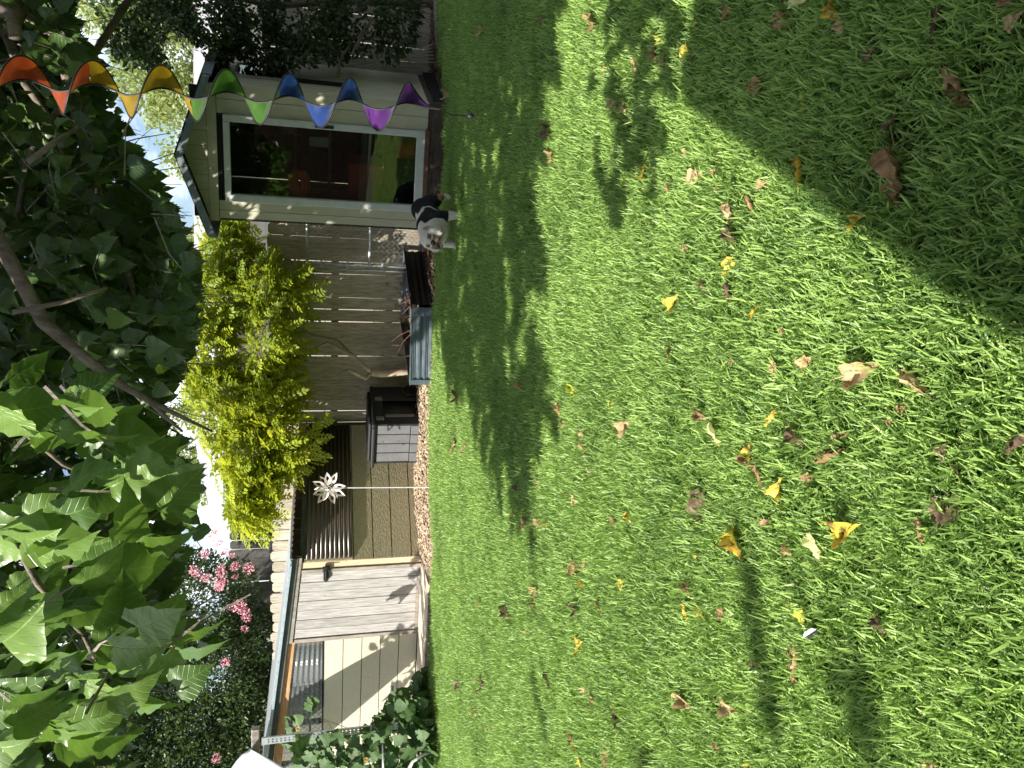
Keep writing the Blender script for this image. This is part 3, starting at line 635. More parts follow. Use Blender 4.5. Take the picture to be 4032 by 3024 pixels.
# thin rods right of the shed
rods = MB(); top = at(1180, 300, 8.6); bot = at(1702, 205, 8.45)
for k in range(6):
    a = top + Vector((.25 - .09 * k, .02 * k, .10 * math.sin(k))); b = bot + Vector((.045 * (2.5 - k) * -1, .01 * k, .0)); b.z = .02
    rods.tube([a, b], .006, 5)
ro = rods.build('rods', MT['greyrod'], None, loc=(bot.x, bot.y, 0)); ro.name = 'garden_stakes'
tag(ro, 'fan of thin pale stakes tied together right of the shed', 'stakes')

# ------------------------------------------------------------------ leaf templates
def tm_leaf(stations, fold=.18, droop=.25, wav=0.0, seed=0, serr=.0, stem=.0, tip=0.0):
    g = random.Random(seed); V = []; U = []; n = len(stations)
    for i, (y, w) in enumerate(stations):
        wl = w * (1 + (serr if i % 2 else -serr)); z = -droop * max(y, 0) ** 2 + tip * max(0, y - .6)
        mid = max(y, 0.0) if i == 0 else y
        V.append((0, mid, z)); U.append((0, mid))
        for sg in (-1, 1):
            V.append((sg * wl, y, z + fold * wl + wav * math.sin(i * 1.9 + sg + seed) * w)); U.append((sg * wl, y))
    F = []
    for i in range(n - 1):
        a, b = 3 * i, 3 * i + 3
        F += [(a, b, b + 1, a + 1), (a, a + 2, b + 2, b)]
    if stem > 0:
        k = len(V); V += [(-.008, 0, 0), (.008, 0, 0), (.004, -stem, .10 * stem), (-.004, -stem, .10 * stem)]; U += [(0, 0)] * 4; F.append((k, k + 1, k + 2, k + 3))
    return np.array(V), F, np.array(U)
MST = [(-.07, .20), (.0, .36), (.08, .44), (.17, .49), (.27, .50), (.38, .47), (.49, .42), (.60, .34), (.71, .25), (.81, .16), (.91, .07), (1.04, .002)]
mul_t = [tm_leaf(MST, f_, d_, w_, s_, .05, .28) for f_, d_, w_, s_ in ((.25, .30, .06, 1), (.45, .15, .10, 2), (.15, .5, .08, 3), (.35, .35, -.10, 4), (.6, .25, .12, 5), (.2, .1, .12, 6))]
DIA = (np.array([(0, 0, 0), (.28, .5, .06), (0, 1, 0), (-.28, .5, .06)]), [(0, 1, 2), (0, 2, 3)], np.array([(0, 0), (.3, .5), (0, 1), (-.3, .5)]))
OVL = (np.array([(0, 0, 0), (.22, .3, .05), (.2, .68, .04), (0, 1, -.05), (-.2, .68, .04), (-.22, .3, .05)]), [(0, 1, 2, 3), (0, 3, 4, 5)], np.array([(0, 0), (.2, .3), (.2, .7), (0, 1), (-.2, .7), (-.2, .3)]))
def compound(pairs=6, seed=0):
    g = random.Random(seed); V = []; F = []; U = []
    def leaflet(o, ang, L_, tz):
        k = len(V)
        for x, y, z in OVL[0]:
            x *= L_ * 1.15; y *= L_; z *= L_
            V.append((o[0] + x * math.cos(ang) + y * math.sin(ang), o[1] - x * math.sin(ang) + y * math.cos(ang), o[2] + z + tz * y)); U.append((x, y))
        F.extend([tuple(i + k for i in f) for f in OVL[1]])
    for i in range(pairs):
        y = .18 + .70 * i / (pairs - 1); zz = -.25 * y * y; Ls = .25 * (1 - .25 * abs(i / (pairs - 1) - .5))
        for sg in (-1, 1): leaflet((0, y, zz), sg * R(62 + g.uniform(-10, 6) - 12 * i / pairs), Ls * g.uniform(.85, 1.1), g.uniform(-.35, .1))
    leaflet((0, .92, -.22), 0, .24, -.2)
    k = len(V); V += [(-.008, 0, 0), (.008, 0, 0), (.005, .92, -.21), (-.005, .92, -.21)]; U += [(0, 0)] * 4; F.append((k, k + 1, k + 2, k + 3))
    return np.array(V), F, np.array(U)
cmp_t = [compound(6, 1), compound(5, 2), compound(6, 3)]

def blobs(ells, n, shell=.55):
    """points in a union of ellipsoids [(centre),(radii),weight]"""
    w = np.array([e[2] if len(e) > 2 else e[1][0] * e[1][1] * e[1][2] for e in ells], float); w /= w.sum()
    k = rng.choice(len(ells), n, p=w); c = np.array([e[0] for e in ells])[k]; r = np.array([e[1] for e in ells])[k]
    u = norm(rng.normal(size=(n, 3))); q = rng.random(n) ** (1 / 3) * (1 - shell) + shell * rng.random(n) ** .25
    return c + u * r * q[:, None], u
def noise_keep(P, freq, thr, seed=0.0):
    v = np.array([noise.noise(Vector((p[0] * freq + seed, p[1] * freq, p[2] * freq))) for p in P]); return P[v > thr]

def small_foliage(name, mat, parent, ells, n, size, freq=1.2, thr=-.12, tmpl=DIA, up=.5, seed=0, flip=.3):
    P, u = blobs(ells, n); v = np.array([noise.noise(Vector((p[0] * freq + seed, p[1] * freq, p[2] * freq))) for p in P]); k = v > thr
    P = P[k]; u = u[k]; m = len(P); D = norm(u + rng.normal(0, .7, (m, 3)) + np.array([0, 0, -.25])); Nn = norm(rng.normal(0, .7, (m, 3)) + np.array([0, 0, up]))
    S = rng.uniform(size * .7, size * 1.3, m); t = np.clip(.5 + v[k] * .9 + rng.normal(0, .2, m), 0, 1)
    o = link_mesh(name, cloud(name, tmpl, P, D, Nn, S, t, wloc(parent) if parent else (0, 0, 0)), mat, parent); tag(o, kind='stuff'); return o

# ------------------------------------------------------------------ far trees
def far_tree(pos, ells, n, size, label, trunk_top, mat='paleleaf', freq=.9, thr=-.2):
    t = empty('tree', pos, label, 'tree', 'trees beyond the neighbouring house')
    mb = MB(); p = Vector(pos); top = Vector(trunk_top)
    mb.tube([p, p.lerp(top, .5) + Vector((.1, 0, 0)), top], .18, 8, r2=.07)
    for k in range(5):
        a = p.lerp(top, .45 + .1 * k); e_ = ells[k % len(ells)][0]; mb.tube([a, a.lerp(Vector(e_), .5) + Vector((0, 0, .2)), Vector(e_)], .06, 5, r2=.015)
    mb.build('trunk', MT['barkgrey'], t, smooth=True)
    small_foliage('crown', MT[mat], t, ells, n, size, freq, thr)
    return t
far_tree((7.2, 20, 0), [((6.3, 20, 3.6), (1.6, 1.5, 1.5)), ((8.0, 20, 4.3), (1.8, 1.6, 1.9)), ((5.0, 20.3, 2.9), (1.1, 1.2, 1.1)), ((9.6, 20, 5.4), (1.6, 1.6, 2.2)), ((6.2, 20.4, 2.6), (2.2, .8, .9))], 38000, .12, 'pale green leafy tree rising directly above the shed roof', (7.4, 20, 4.5))
far_tree((11.0, 19, 0), [((10.6, 19, 6.3), (1.6, 1.8, 1.5)), ((11.5, 19, 4.5), (1.6, 1.6, 2.0)), ((9.3, 18.6, 7.6), (.9, 1.0, 1.0))], 20000, .12, 'tall light green tree rising behind the dark shrub', (11, 19, 5))
far_tree((-1.9, 24, 0), [((-1.6, 24, 4.6), (1.1, 1.2, 1.3)), ((-2.6, 24, 3.8), (1.0, 1.1, 1.2)), ((-.6, 24, 4.1), (.8, 1, .9))], 10000, .11, 'small hazy tree beyond the roof between golden tree and crape myrtle', (-1.9, 24, 4.2))
far_tree((3.4, 23, 0), [((3.5, 23, 3.9), (1.0, 1.2, 1.0)), ((2.2, 23, 3.7), (.9, 1, .8)), ((.8, 23.4, 4.0), (1.0, 1.0, .9))], 12000, .11, 'hazy green tree over the neighbouring roof behind the golden tree', (3.2, 23, 3.8))

# ------------------------------------------------------------------ crape myrtle
cm = empty('crape_myrtle', (-3.9, 12.0, 0), 'tall dark green crape myrtle with pink flower clusters behind the pen', 'tree')
mb = MB()
for k, (dx, dz) in enumerate(((-.9, 3.4), (-.3, 3.9), (.5, 3.3), (1.0, 2.9), (-1.6, 2.8))):
    mb.tube([(-3.9 + .05 * k, 12, 0), (-3.9 + dx * .4, 12.05, 1.4), (-3.9 + dx, 12, dz)], .05, 7, r2=.012)
    for j in range(5):
        b = Vector((-3.9 + dx * (.5 + .1 * j), 12, 1.4 + (dz - 1.4) * (.2 + .18 * j))); mb.tube([b, b + Vector((rnd.uniform(-.7, .7), rnd.uniform(-.4, .4), rnd.uniform(.1, .6)))], .014, 4, r2=.004)
mb.build('trunk', MT['barkgrey'], cm, smooth=True)
CE = [((-3.3, 12, 3.0), (.95, .8, .9)), ((-4.4, 12, 2.7), (1.1, .9, .9)), ((-2.7, 12, 3.6), (.6, .6, .7)), ((-4.0, 12.2, 3.9), (1.1, .8, .7)), ((-5.4, 12, 3.0), (1.1, .9, 1.1)), ((-3.1, 12.0, 2.35), (.55, .5, .35)), ((-5.2, 12, 2.1), (1.3, .8, .6)), ((-4.9, 11.8, 4.2), (1.0, .8, .8)), ((-6.2, 12, 3.6), (1.2, 1, 1.5)), ((-3.7, 11.8, 2.0), (.45, .4, .35), .15)]
small_foliage('crown', MT['myrtle'], cm, CE, 78000, .060, 1.7, -.42, OVL, up=.3)
fl = []
for x, y in ((245, 40), (285, 95), (190, 165), (325, 155), (375, 185), (395, 260), (110, 285), (145, 330), (195, 340), (300, 290), (400, 330), (300, 365), (285, 400), (380, 540), (430, 535), (475, 600), (465, 690), (330, 925), (490, 270), (4, 1030), (270, 1590)): fl.append((700 + .5667 * x, 2084 + .5667 * y))
for x, y in ((1190, 100), (1300, 175), (600, 380), (330, 740), (665, 1000), (1500, 880), (1430, 620), (930, 550), (640, 1410), (1200, 10)): fl.append((x * .4666, 2250 + y * .4666))
for x, y in ((1200, 1180), (1040, 1400), (1225, 1400), (1480, 1330), (1210, 1620), (1540, 1030)): fl.append((x * .452, 1500 + y * .452))
def petal_cluster(c, r, n=34):
    g = rng; u = norm(g.normal(size=(n, 3))); P = u * r * g.uniform(.4, 1, (n, 1)) * np.array([1, .8, 1]); return cloud('flower_cluster', DIA, P, norm(u + g.normal(0, .6, (n, 3))), norm(g.normal(size=(n, 3))), g.uniform(.022, .036, n), g.random(n))
fm = [petal_cluster(None, .080, 110), petal_cluster(None, .066, 80), petal_cluster(None, .095, 140)]
for m_ in fm: m_.materials.append(MT['flower'])
for i, (x, y) in enumerate(fl):
    o = bpy.data.objects.new('flower_cluster', fm[i % 3]); col.objects.link(o); o.parent = cm; o.location = at(x, y, 11.25 + .3 * math.sin(i * 2.1)) - wloc(cm); s = rnd.uniform(.6, 1.05); o.scale = (s, s, s * 1.1); o.rotation_euler = (rnd.random() * 3, rnd.random() * 3, rnd.random() * 3)

# ------------------------------------------------------------------ golden tree in the planter corner
yt = empty('golden_tree', (.15, 9.15, 0), 'small yellow-green tree with feathery leaves leaning over the fence behind the planter', 'tree')
mb = MB(); Y0 = 9.2
tp = [at(1600, 1450, Y0) * 1, at(1560, 1466, Y0), at(1500, 1472, Y0), at(1462, 1466, Y0)]; tp[0].z = .0
mb.tube(tp, [.052, .048, .045, .042], 9)
fork = tp[-1]
mb.tube([fork, at(1430, 1440, Y0), at(1395, 1405, Y0), at(1340, 1375, Y0), at(1290, 1350, Y0), at(1200, 1390, Y0 + .1), at(1050, 1460, Y0 + .1), at(900, 1480, Y0)], .034, 7, r2=.010)
mb.tube([at(1395, 1405, Y0), at(1330, 1340, Y0 + .1), at(1230, 1320, Y0 + .1), at(1100, 1250, Y0 + .2), at(950, 1150, Y0 + .2)], .022, 6, r2=.008)
mb.tube([fork, at(1440, 1490, Y0 - .02), at(1370, 1455, Y0 - .1)], .030, 7, r2=.022)
mb.tube([at(1370, 1455, Y0 - .1), at(1300, 1495, Y0 - .1), at(1200, 1480, Y0 - .1), at(1120, 1520, Y0 - .2), at(1050, 1700, Y0 - .2), at(1050, 1900, Y0 - .3)], .012, 5, r2=.005)
for k in range(26):
    a = at(rnd.uniform(900, 1200), rnd.uniform(1150, 1800), Y0 + rnd.uniform(-.3, .3)); mb.tube([a, a + Vector((rnd.uniform(-.5, .5), rnd.uniform(-.3, .3), rnd.uniform(-.2, .45)))], .007, 4, r2=.003)
mb.build('trunk', MT['barklight'], yt, smooth=True)
YE = []
def ye(x, y, Y, rx, ry, rz_, w=1): c_ = at(x, y, Y); YE.append((tuple(c_), (rx, ry, rz_), w))
ye(900, 1000, 9.4, .42, .35, .34, .9); ye(840, 1200, 9.3, .45, .4, .36, 1.1); ye(830, 1400, 9.3, .5, .4, .40, 1.3); ye(880, 1600, 9.2, .5, .4, .44, 1.4); ye(980, 1780, 9.1, .42, .4, .42, 1.3)
ye(1040, 1930, 9.0, .35, .3, .33, 1.0); ye(1060, 1600, 9.1, .5, .4, .34, 1.2); ye(1050, 1350, 9.1, .5, .4, .34, 1.1); ye(1040, 1130, 9.1, .35, .3, .32, .8); ye(1120, 1780, 9.0, .3, .3, .24, .6); ye(1150, 1150, 9.0, .18, .2, .18, .2); ye(960, 2010, 8.9, .22, .25, .22, .5); ye(880, 920, 9.4, .25, .25, .2, .3)
P, u = blobs(YE, 2300, .25); m_ = len(P)
keep = np.array([noise.noise(Vector(p * 2.2)) for p in P]) > -.25; P = P[keep]; u = u[keep]; m_ = len(P)
D = norm(u * np.array([1, 1, .3]) + rng.normal(0, .45, (m_, 3)) + np.array([-.25, -.15, -.45])); Nn = norm(np.array([-.35, -.45, .9]) + rng.normal(0, .45, (m_, 3)))
px, py, _ = proj(P); tt = np.clip(.15 + (py - 1150) / 900 * .6 + rng.normal(0, .17, m_), 0, 1)  # sunnier side of the crown painted yellower by this tint gradient
for j in range(3):
    k = np.arange(m_) % 3 == j
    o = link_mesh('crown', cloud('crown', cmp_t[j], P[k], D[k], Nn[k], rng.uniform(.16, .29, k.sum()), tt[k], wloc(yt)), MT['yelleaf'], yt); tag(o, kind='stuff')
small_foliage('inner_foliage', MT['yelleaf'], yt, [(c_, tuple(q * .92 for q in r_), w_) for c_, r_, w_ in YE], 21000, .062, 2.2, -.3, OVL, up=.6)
# the sprig hanging in front of the pen
sp = [at(1205, 1995, 8.9), at(1235, 1860, 8.85)]
Pq = np.array([tuple(at(1215, 1688, 8.9)), tuple(at(1225, 1700, 8.88)), tuple(at(1208, 1712, 8.9)), tuple(at(1215, 1760, 8.9))]); Dq = norm(np.array([(.15, -.2, -.6), (.5, -.2, -.5), (-.2, -.1, -.9), (-.5, 0, -.7)])); Nq = norm(np.array([(-.4, -.8, .4)] * 4))
mb = MB(); mb.tube([at(1120, 1640, 9.0), at(1180, 1680, 8.95), at(1212, 1700, 8.9), at(1218, 1760, 8.9)], .006, 4, r2=.003); mb.build('twig', MT['barklight'], yt)
o = link_mesh('sprig', cloud('sprig', cmp_t[0], Pq, Dq, Nq, np.full(4, .26), np.full(4, .55), wloc(yt)), MT['yelleaf'], yt)

# ------------------------------------------------------------------ dark shrub at the right edge
ds = empty('dark_shrub', (4.0, 8.2, 0), 'large dark leafy shrub overhanging the fence beside the shed side wall', 'shrub')
mb = MB()
for pts_ in ([(4.1, 8.2, 0), (4.0, 8.2, 1.0), (3.8, 8.1, 1.7), (3.9, 8.1, 2.6)], [(4.1, 8.2, .05), (4.3, 8.2, 1.2), (4.4, 8.2, 2.6), (4.2, 8.1, 3.4)]): mb.tube(pts_, .05, 7, r2=.02)
for pth in ([(1170, 250), (1230, 180), (1300, 60)], [(1190, 240), (1150, 215), (1080, 190)], [(1400, 190), (1440, 110), (1480, 60)], [(1330, 300), (1340, 230), (1420, 120)]):
    mb.tube([at(x, y, 7.9 + .05 * i) for i, (x, y) in enumerate(pth)], .02, 6, r2=.008)
mb.build('trunk', MT['barkgrey'], ds, smooth=True)
DE = []
def de(x, y, Y, rx, ry, rz_, w): DE.append((tuple(at(x, y, Y)), (rx, ry, rz_), w))
de(520, 60, 8.0, .5, .4, .38, 1.1); de(650, 130, 8.0, .45, .4, .34, 1.2); de(820, 60, 8.0, .45, .4, .4, 1.2); de(800, 215, 8.0, .18, .2, .26, .35); de(1000, 60, 8.0, .5, .4, .45, 1.3); de(1200, 30, 8.0, .5, .4, .5, 1.2); de(1400, 20, 8.1, .55, .4, .5, 1.1); de(1550, 30, 8.1, .6, .35, .3, .8); de(1150, 190, 7.9, .22, .25, .3, .2); de(1330, 180, 7.9, .2, .25, .22, .15); de(480, 150, 8.0, .2, .2, .16, .25); de(1050, 180, 8.0, .3, .25, .35, .45)
small_foliage('crown', MT['shrub'], ds, DE, 15500, .062, 2.2, -.13, OVL, up=.2)

# ------------------------------------------------------------------ mulberry tree overhead
mul = empty('mulberry_tree', (3.4, 3.0, 0), 'big mulberry tree whose leafy branches hang over the lawn against the sky', 'tree')
LB_y = [0, 150, 300, 480, 600, 750, 900, 1000, 1300, 1450, 1550, 1650, 1740, 1830, 1900, 1990, 2090, 2200, 2300, 2400, 2600, 2700, 2850, 3024, 3300]
LB_x = [300, 330, 430, 480, 560, 680, 740, 790, 790, 740, 690, 640, 740, 830, 800, 760, 880, 760, 680, 800, 860, 700, 620, 480, 400]
SHX = [-4, -.75, -.6, .10, .25, .7, 1.3, 1.55, 1.8, 2.6, 3, 6]; SHY = [9.5, 9.5, 4.7, 4.55, 3.75, 3.95, 4.2, 4.15, 3.75, 3.7, 3.6, 3.6]
kx, ky = -SUN.x / SUN.z, -SUN.y / SUN.z
SUX = [-4, -.55, -.1, .3, .6, 1.0, 1.5, 2.0, 2.6, 7]; SUY = [-9, 5.4, 5.9, 7.3, 7.9, 8.6, 9.6, 10.3, 12, 12]
def ok_shadow(P):
    hx, hy = P[:, 0] + kx * P[:, 2], P[:, 1] + ky * P[:, 2]
    return (hy > np.interp(hx, SHX, SHY) + .24 + .32 * (hx > .2)) & (hy < np.interp(hx, SUX, SUY) - .12)
TW = []                                         # twigs: start, direction, length, leaf size, n leaves
cand = np.stack([rng.uniform(-4.2, 4.6, 80000), rng.uniform(1.8, 8.2, 80000), rng.uniform(1.75, 4.3, 80000)], -1)
px, py, zc = proj(cand); lim = np.interp(py, LB_y, LB_x)
inwin = (px > -150) & (py > -200) & (py < 3200)
v = np.array([noise.noise(Vector((p[0] * 1.1, p[1] * 1.1, p[2] * 1.3))) for p in cand])
hitx = cand[:, 0] + kx * cand[:, 2]; hity = cand[:, 1] + ky * cand[:, 2]
ok = (~(inwin & (px > lim - 105))) & (ok_shadow(cand) | (inwin & (rng.random(len(cand)) < .02) & (hity < 7))) & (hity < 11.3) & (hitx < 6.6) & ~(inwin & (cand[:, 1] < 3.7))
leftthin = np.clip((py - 1500) / 700, 0, 1) * inwin
ok &= v > np.where(inwin, np.where(py < 1300, -.45, -.12) + .45 * leftthin, -.45)
# out of view (above the frame) keep it thinner
ok &= ~(inwin & (cand[:, 1] > 7.4)) & ~(~inwin & (px > -1500) & (px < 1500) & (zc < 3.4) & (py < 5200) & (py > -1200))
idx = np.where(ok)[0]
din = [i for i in idx if inwin[i]][:1500]; dout = [i for i in idx if not inwin[i]][:1900]
for i in din + dout:
    TW.append((cand[i], norm(np.array([rng.normal(-.2, .6), rng.normal(0, .6), rng.uniform(-1.0, .1)])), rng.uniform(.25, .45), (rng.uniform(.072, .102) if py[i] < 1500 else rng.uniform(.085, .115)) if inwin[i] else rng.uniform(.12, .15), 7))
# near shoots, upper left, in full sun
near = []
for k in range(400):
    y = rng.uniform(1480, 3250); x = rng.uniform(-250, 900); Dp = rng.uniform(1.7, 2.4) if y > 2250 else rng.uniform(1.9, 2.35)
    if x > np.interp(y, LB_y, LB_x) - (210 if y > 2250 else 400) * 2.0 / Dp: continue
    p = np.array(at(x, y, Dp))
    if all(np.linalg.norm(p - q) > .17 for q in near): near.append(p)
near = near[:80]
for p in near: TW.append((p, norm(np.array([rng.normal(.1, .5), rng.normal(-.1, .4), rng.uniform(-1, -.2)])), rng.uniform(.16, .28), rng.uniform(.10, .145), 5))
for q_ in ((-3.90, .42, 3.5), (-4.05, -.02, 3.5), (-5.1, 2.8, 3.5), (-5.8, 2.7, 3.55), (-6.2, 2.7, 3.5), (-5.0, 1.1, 3.5)): TW.append((np.array(q_), norm(np.array([rng.normal(-.2, .4), rng.normal(0, .4), -.3])), .3, .125, 6))  # unseen twigs added to drop faint streaky shadows on the lawn
tb = MB(); LP, LD, LN, LS, LT = [], [], [], [], []
for p, d, ln, sz_, nl in TW:
    p = np.array(p); d2 = norm(d + np.array([0, 0, -.35])); end = p + d * ln * .5 + d2 * ln * .5; mid = p + d * ln * .5
    tb.tube([p, mid, end], .0045, 3, r2=.002, cap=False)
    side = norm(np.cross(d, rng.normal(size=3)))
    for j in range(nl):
        f_ = (j + .5) / nl; q = p + (mid - p) * min(1, f_ * 2) + (end - mid) * max(0, f_ * 2 - 1)
        sd = side * (1 if j % 2 else -1) + rng.normal(0, .3, 3); dd = norm(d * .5 + sd * .65 + np.array([0, 0, -.85]))
        if j == nl - 1: dd = norm(d + np.array([0, 0, -.8]))
        q = q + dd * sz_ * .28
        LP.append(q); LD.append(dd); nn = np.array([-.30, -.35, .85]) + rng.normal(0, .55, 3)
        if np.linalg.norm(p) < 4.2 and p[1] < 2.95: nn = np.array([-.62, -.70, .35]) + rng.normal(0, .42, 3)
        LN.append(nn); LS.append(sz_ * rng.uniform(.75, 1.15)); LT.append(np.clip(rng.normal(.45, .22), 0, 1))
tk = tb.build('twigs', MT['barkgrey'], mul); tag(tk, kind='stuff')
LP, LD, LN, LS, LT = map(np.array, (LP, LD, LN, LS, LT)); LN = norm(LN)
px, py, zc = proj(LP + LD * LS[:, None] * .5); tipx, tipy, _ = proj(LP + LD * LS[:, None])
inf = (px > -60) & (px < 1700) & (py > -60) & (py < 3084)
bad = inf & (tipx > np.interp(tipy, LB_y, LB_x) + np.where(tipy > 2250, 70, 20))
LP, LD, LN, LS, LT, px, py, zc, inf = [a[~bad] for a in (LP, LD, LN, LS, LT, px, py, zc, inf)]
app = np.where(inf, LS / zc, 0); order = np.argsort(-app); big = set(order[:290].tolist()); rest = np.array([i for i in range(len(LP)) if i not in big])
single = []
for t in mul_t:
    me = cloud('leaf', t, np.zeros((1, 3)), np.array([[0, 1., 0]]), np.array([[0, 0, 1.]]), np.ones(1), np.array([.5])); me.polygons.foreach_set('use_smooth', [True] * len(me.polygons)); me.materials.append(MT['mulleaf_lit']); single.append(me)
Mo = orient(LD, LN); wb = wloc(mul)
for i in sorted(big):
    o = bpy.data.objects.new('leaf', single[i % 6]); col.objects.link(o); o.parent = mul
    m = Matrix([list(Mo[i][r]) for r in range(3)]).to_4x4() @ Matrix.Scale(float(LS[i]), 4); m.translation = Vector(LP[i]) - wb; o.matrix_local = m
for j in range(6):
    k = rest[rest % 6 == j]
    o = link_mesh('foliage', cloud('foliage', mul_t[j], LP[k], LD[k], LN[k], LS[k], LT[k], wb), MT['mulleaf'], mul); tag(o, kind='stuff')
br = MB()
def limb(pth, r, r2, n=8): br.tube([at(*q) for q in pth], r, n, r2=r2)
br.tube([(-2.6, 4.0, 3.6), (-3.4, 2.6, 3.6), (-3.9, .4, 3.55), (-4.2, -.4, 3.5)], .008, 5, r2=.004); br.tube([(-3.4, 2.6, 3.6), (-4.8, 2.8, 3.55), (-6.2, 2.7, 3.55)], .008, 5, r2=.004); br.tube([(-4.8, 2.8, 3.55), (-5.0, 1.1, 3.55)], .012, 5, r2=.008)
limb([(-900, -900, 3.6), (-250, -150, 3.9), (60, 20, 4.0), (199, 90, 4.1), (253, 212, 4.2), (280, 389, 4.3), (316, 452, 4.4), (334, 588, 4.5), (330, 760, 4.6), (380, 900, 4.8)], .048, .012)
limb([(-250, -150, 3.9), (0, 40, 3.5), (50, 60, 3.5), (62, 150, 3.5)], .034, .026)
limb([(253, 212, 4.2), (330, 560, 4.4), (389, 786, 4.3), (452, 953, 4.3), (506, 1075, 4.3), (540, 1200, 4.4)], .035, .010)
limb([(-250, 500, 3.4), (172, 1270, 3.5), (253, 1338, 3.5), (370, 1437, 3.5), (470, 1510, 3.5), (592, 1581, 3.6), (723, 1645, 3.6), (836, 1699, 3.7)], .032, .005)
limb([(592, 1581, 3.6), (650, 1640, 3.6), (720, 1700, 3.6)], .012, .005)
limb([(50, 1230, 3.2), (250, 1190, 3.2), (420, 1135, 3.2)], .010, .006, 6)
limb([(110, 640, 3.4), (215, 560, 3.4), (310, 500, 3.5)], .013, .008, 6)
limb([(-200, 1600, 2.4), (60, 1670, 2.4), (250, 1830, 2.4), (420, 1900, 2.5)], .012, .004, 6)
limb([(-200, 2150, 2.0), (20, 2060, 2.1), (150, 2300, 2.1), (330, 2500, 2.1), (420, 2700, 2.2)], .012, .004, 6)
limb([(250, -250, 4.0), (30, 150, 4.0), (100, 330, 4.0), (205, 480, 4.2), (260, 640, 4.2)], .028, .010, 6)
limb([(700, -300, 4.4), (110, 620, 4.2), (60, 900, 4.2), (230, 1050, 4.2)], .02, .008, 6)
br.tube([(3.4, 3.0, 0), (3.3, 3.05, 1.2), (3.2, 3.2, 2.2), Vector(at(-900, -900, 3.6))], [.20, .16, .14, .11], 12)
br.tube([(3.2, 3.2, 2.2), (1.8, 4.0, 3.4), (-.6, 4.2, 3.8), (-2.6, 4.0, 3.6)], .09, 8, r2=.03)
br.build('branches', MT['bark'], mul, smooth=True)

# ------------------------------------------------------------------ rainbow wind spinner
ws = empty('wind_spinner', (.85, 2.4, 1.0), 'rainbow spiral wind spinner hanging on a string in front of the shed', 'wind spinner')
ZT, ZB = at(-260, 312, 2.4), at(1735, 429, 2.4)
def ax(f_): return ZT.lerp(ZB, f_)
def vpx(f_): return -260 + (1995) * f_
def edgept(f_, outer):
    vp = vpx(f_); ph = 2 * math.pi * (vp - 832) / 255.0; c_ = ax(f_)
    tp_ = min(1, max(0, (1733 - vp) / 136)); ph = ph if vp < 1597 else 2 * math.pi * (1597 - 832 + (vp - 1597) * .45) / 255.0; rr_ = (.074 if outer else .012) * (tp_ if vp > 1597 else 1)
    return c_ + Vector((math.cos(ph) * rr_, math.sin(ph) * rr_ * (1.0), 0))
cl = [('red', (-260, -75), (.62, .04, .02)), ('orange', (-75, 296), (.80, .13, .025)), ('yellow', (296, 669), (.78, .50, .02)), ('green', (669, 1030), (.12, .36, .03)), ('blue', (1030, 1390), (.03, .12, .52)), ('purple', (1390, 1733), (.22, .03, .40))]
for nm, (a, b), c_ in cl:
    n = int((b - a) / 5); mb = MB(); V = []
    for i in range(n + 1):
        f_ = ((a + (b - a) * i / n) + 260) / 1995; p, q = edgept(f_, False), edgept(f_, True)
        for j in range(5): V.append(p.lerp(q, j / 4) + Vector((0, 0, .003 * math.sin(j * 1.6) * math.sin(i * .7))))
    mb.add(V, [(i * 5 + j, i * 5 + j + 1, i * 5 + j + 6, i * 5 + j + 5) for i in range(n) for j in range(4)])
    tag(mb.build('ribbon', cloth('nylon_' + nm, [q * .38 for q in c_]), ws, smooth=True), nm + ' ribbon section')  # colours darkened so the tree's shade sits in the ribbon
for outer in (False, True): MB().tube([edgept(i / 380, outer) for i in range(381)], .0028, 5).build('edge_binding', MT['black'], ws, smooth=True)
mb = MB(); e_ = at(1735, 429, 2.4); mb.tube([e_, at(1775, 452, 2.4), at(1840, 455, 2.4)], .0018, 5); mb.build('cord', MT['black'], ws)
MB().ball(at(1852, 456, 2.4), (.010, .010, .012)).build('weight', MT['black'], ws, smooth=True)
MB().tube([ZT, ZT + Vector((-.01, 0, .25)), (.80, 2.45, 3.05)], .0016, 5).build('hanging_string', MT['black'], ws)

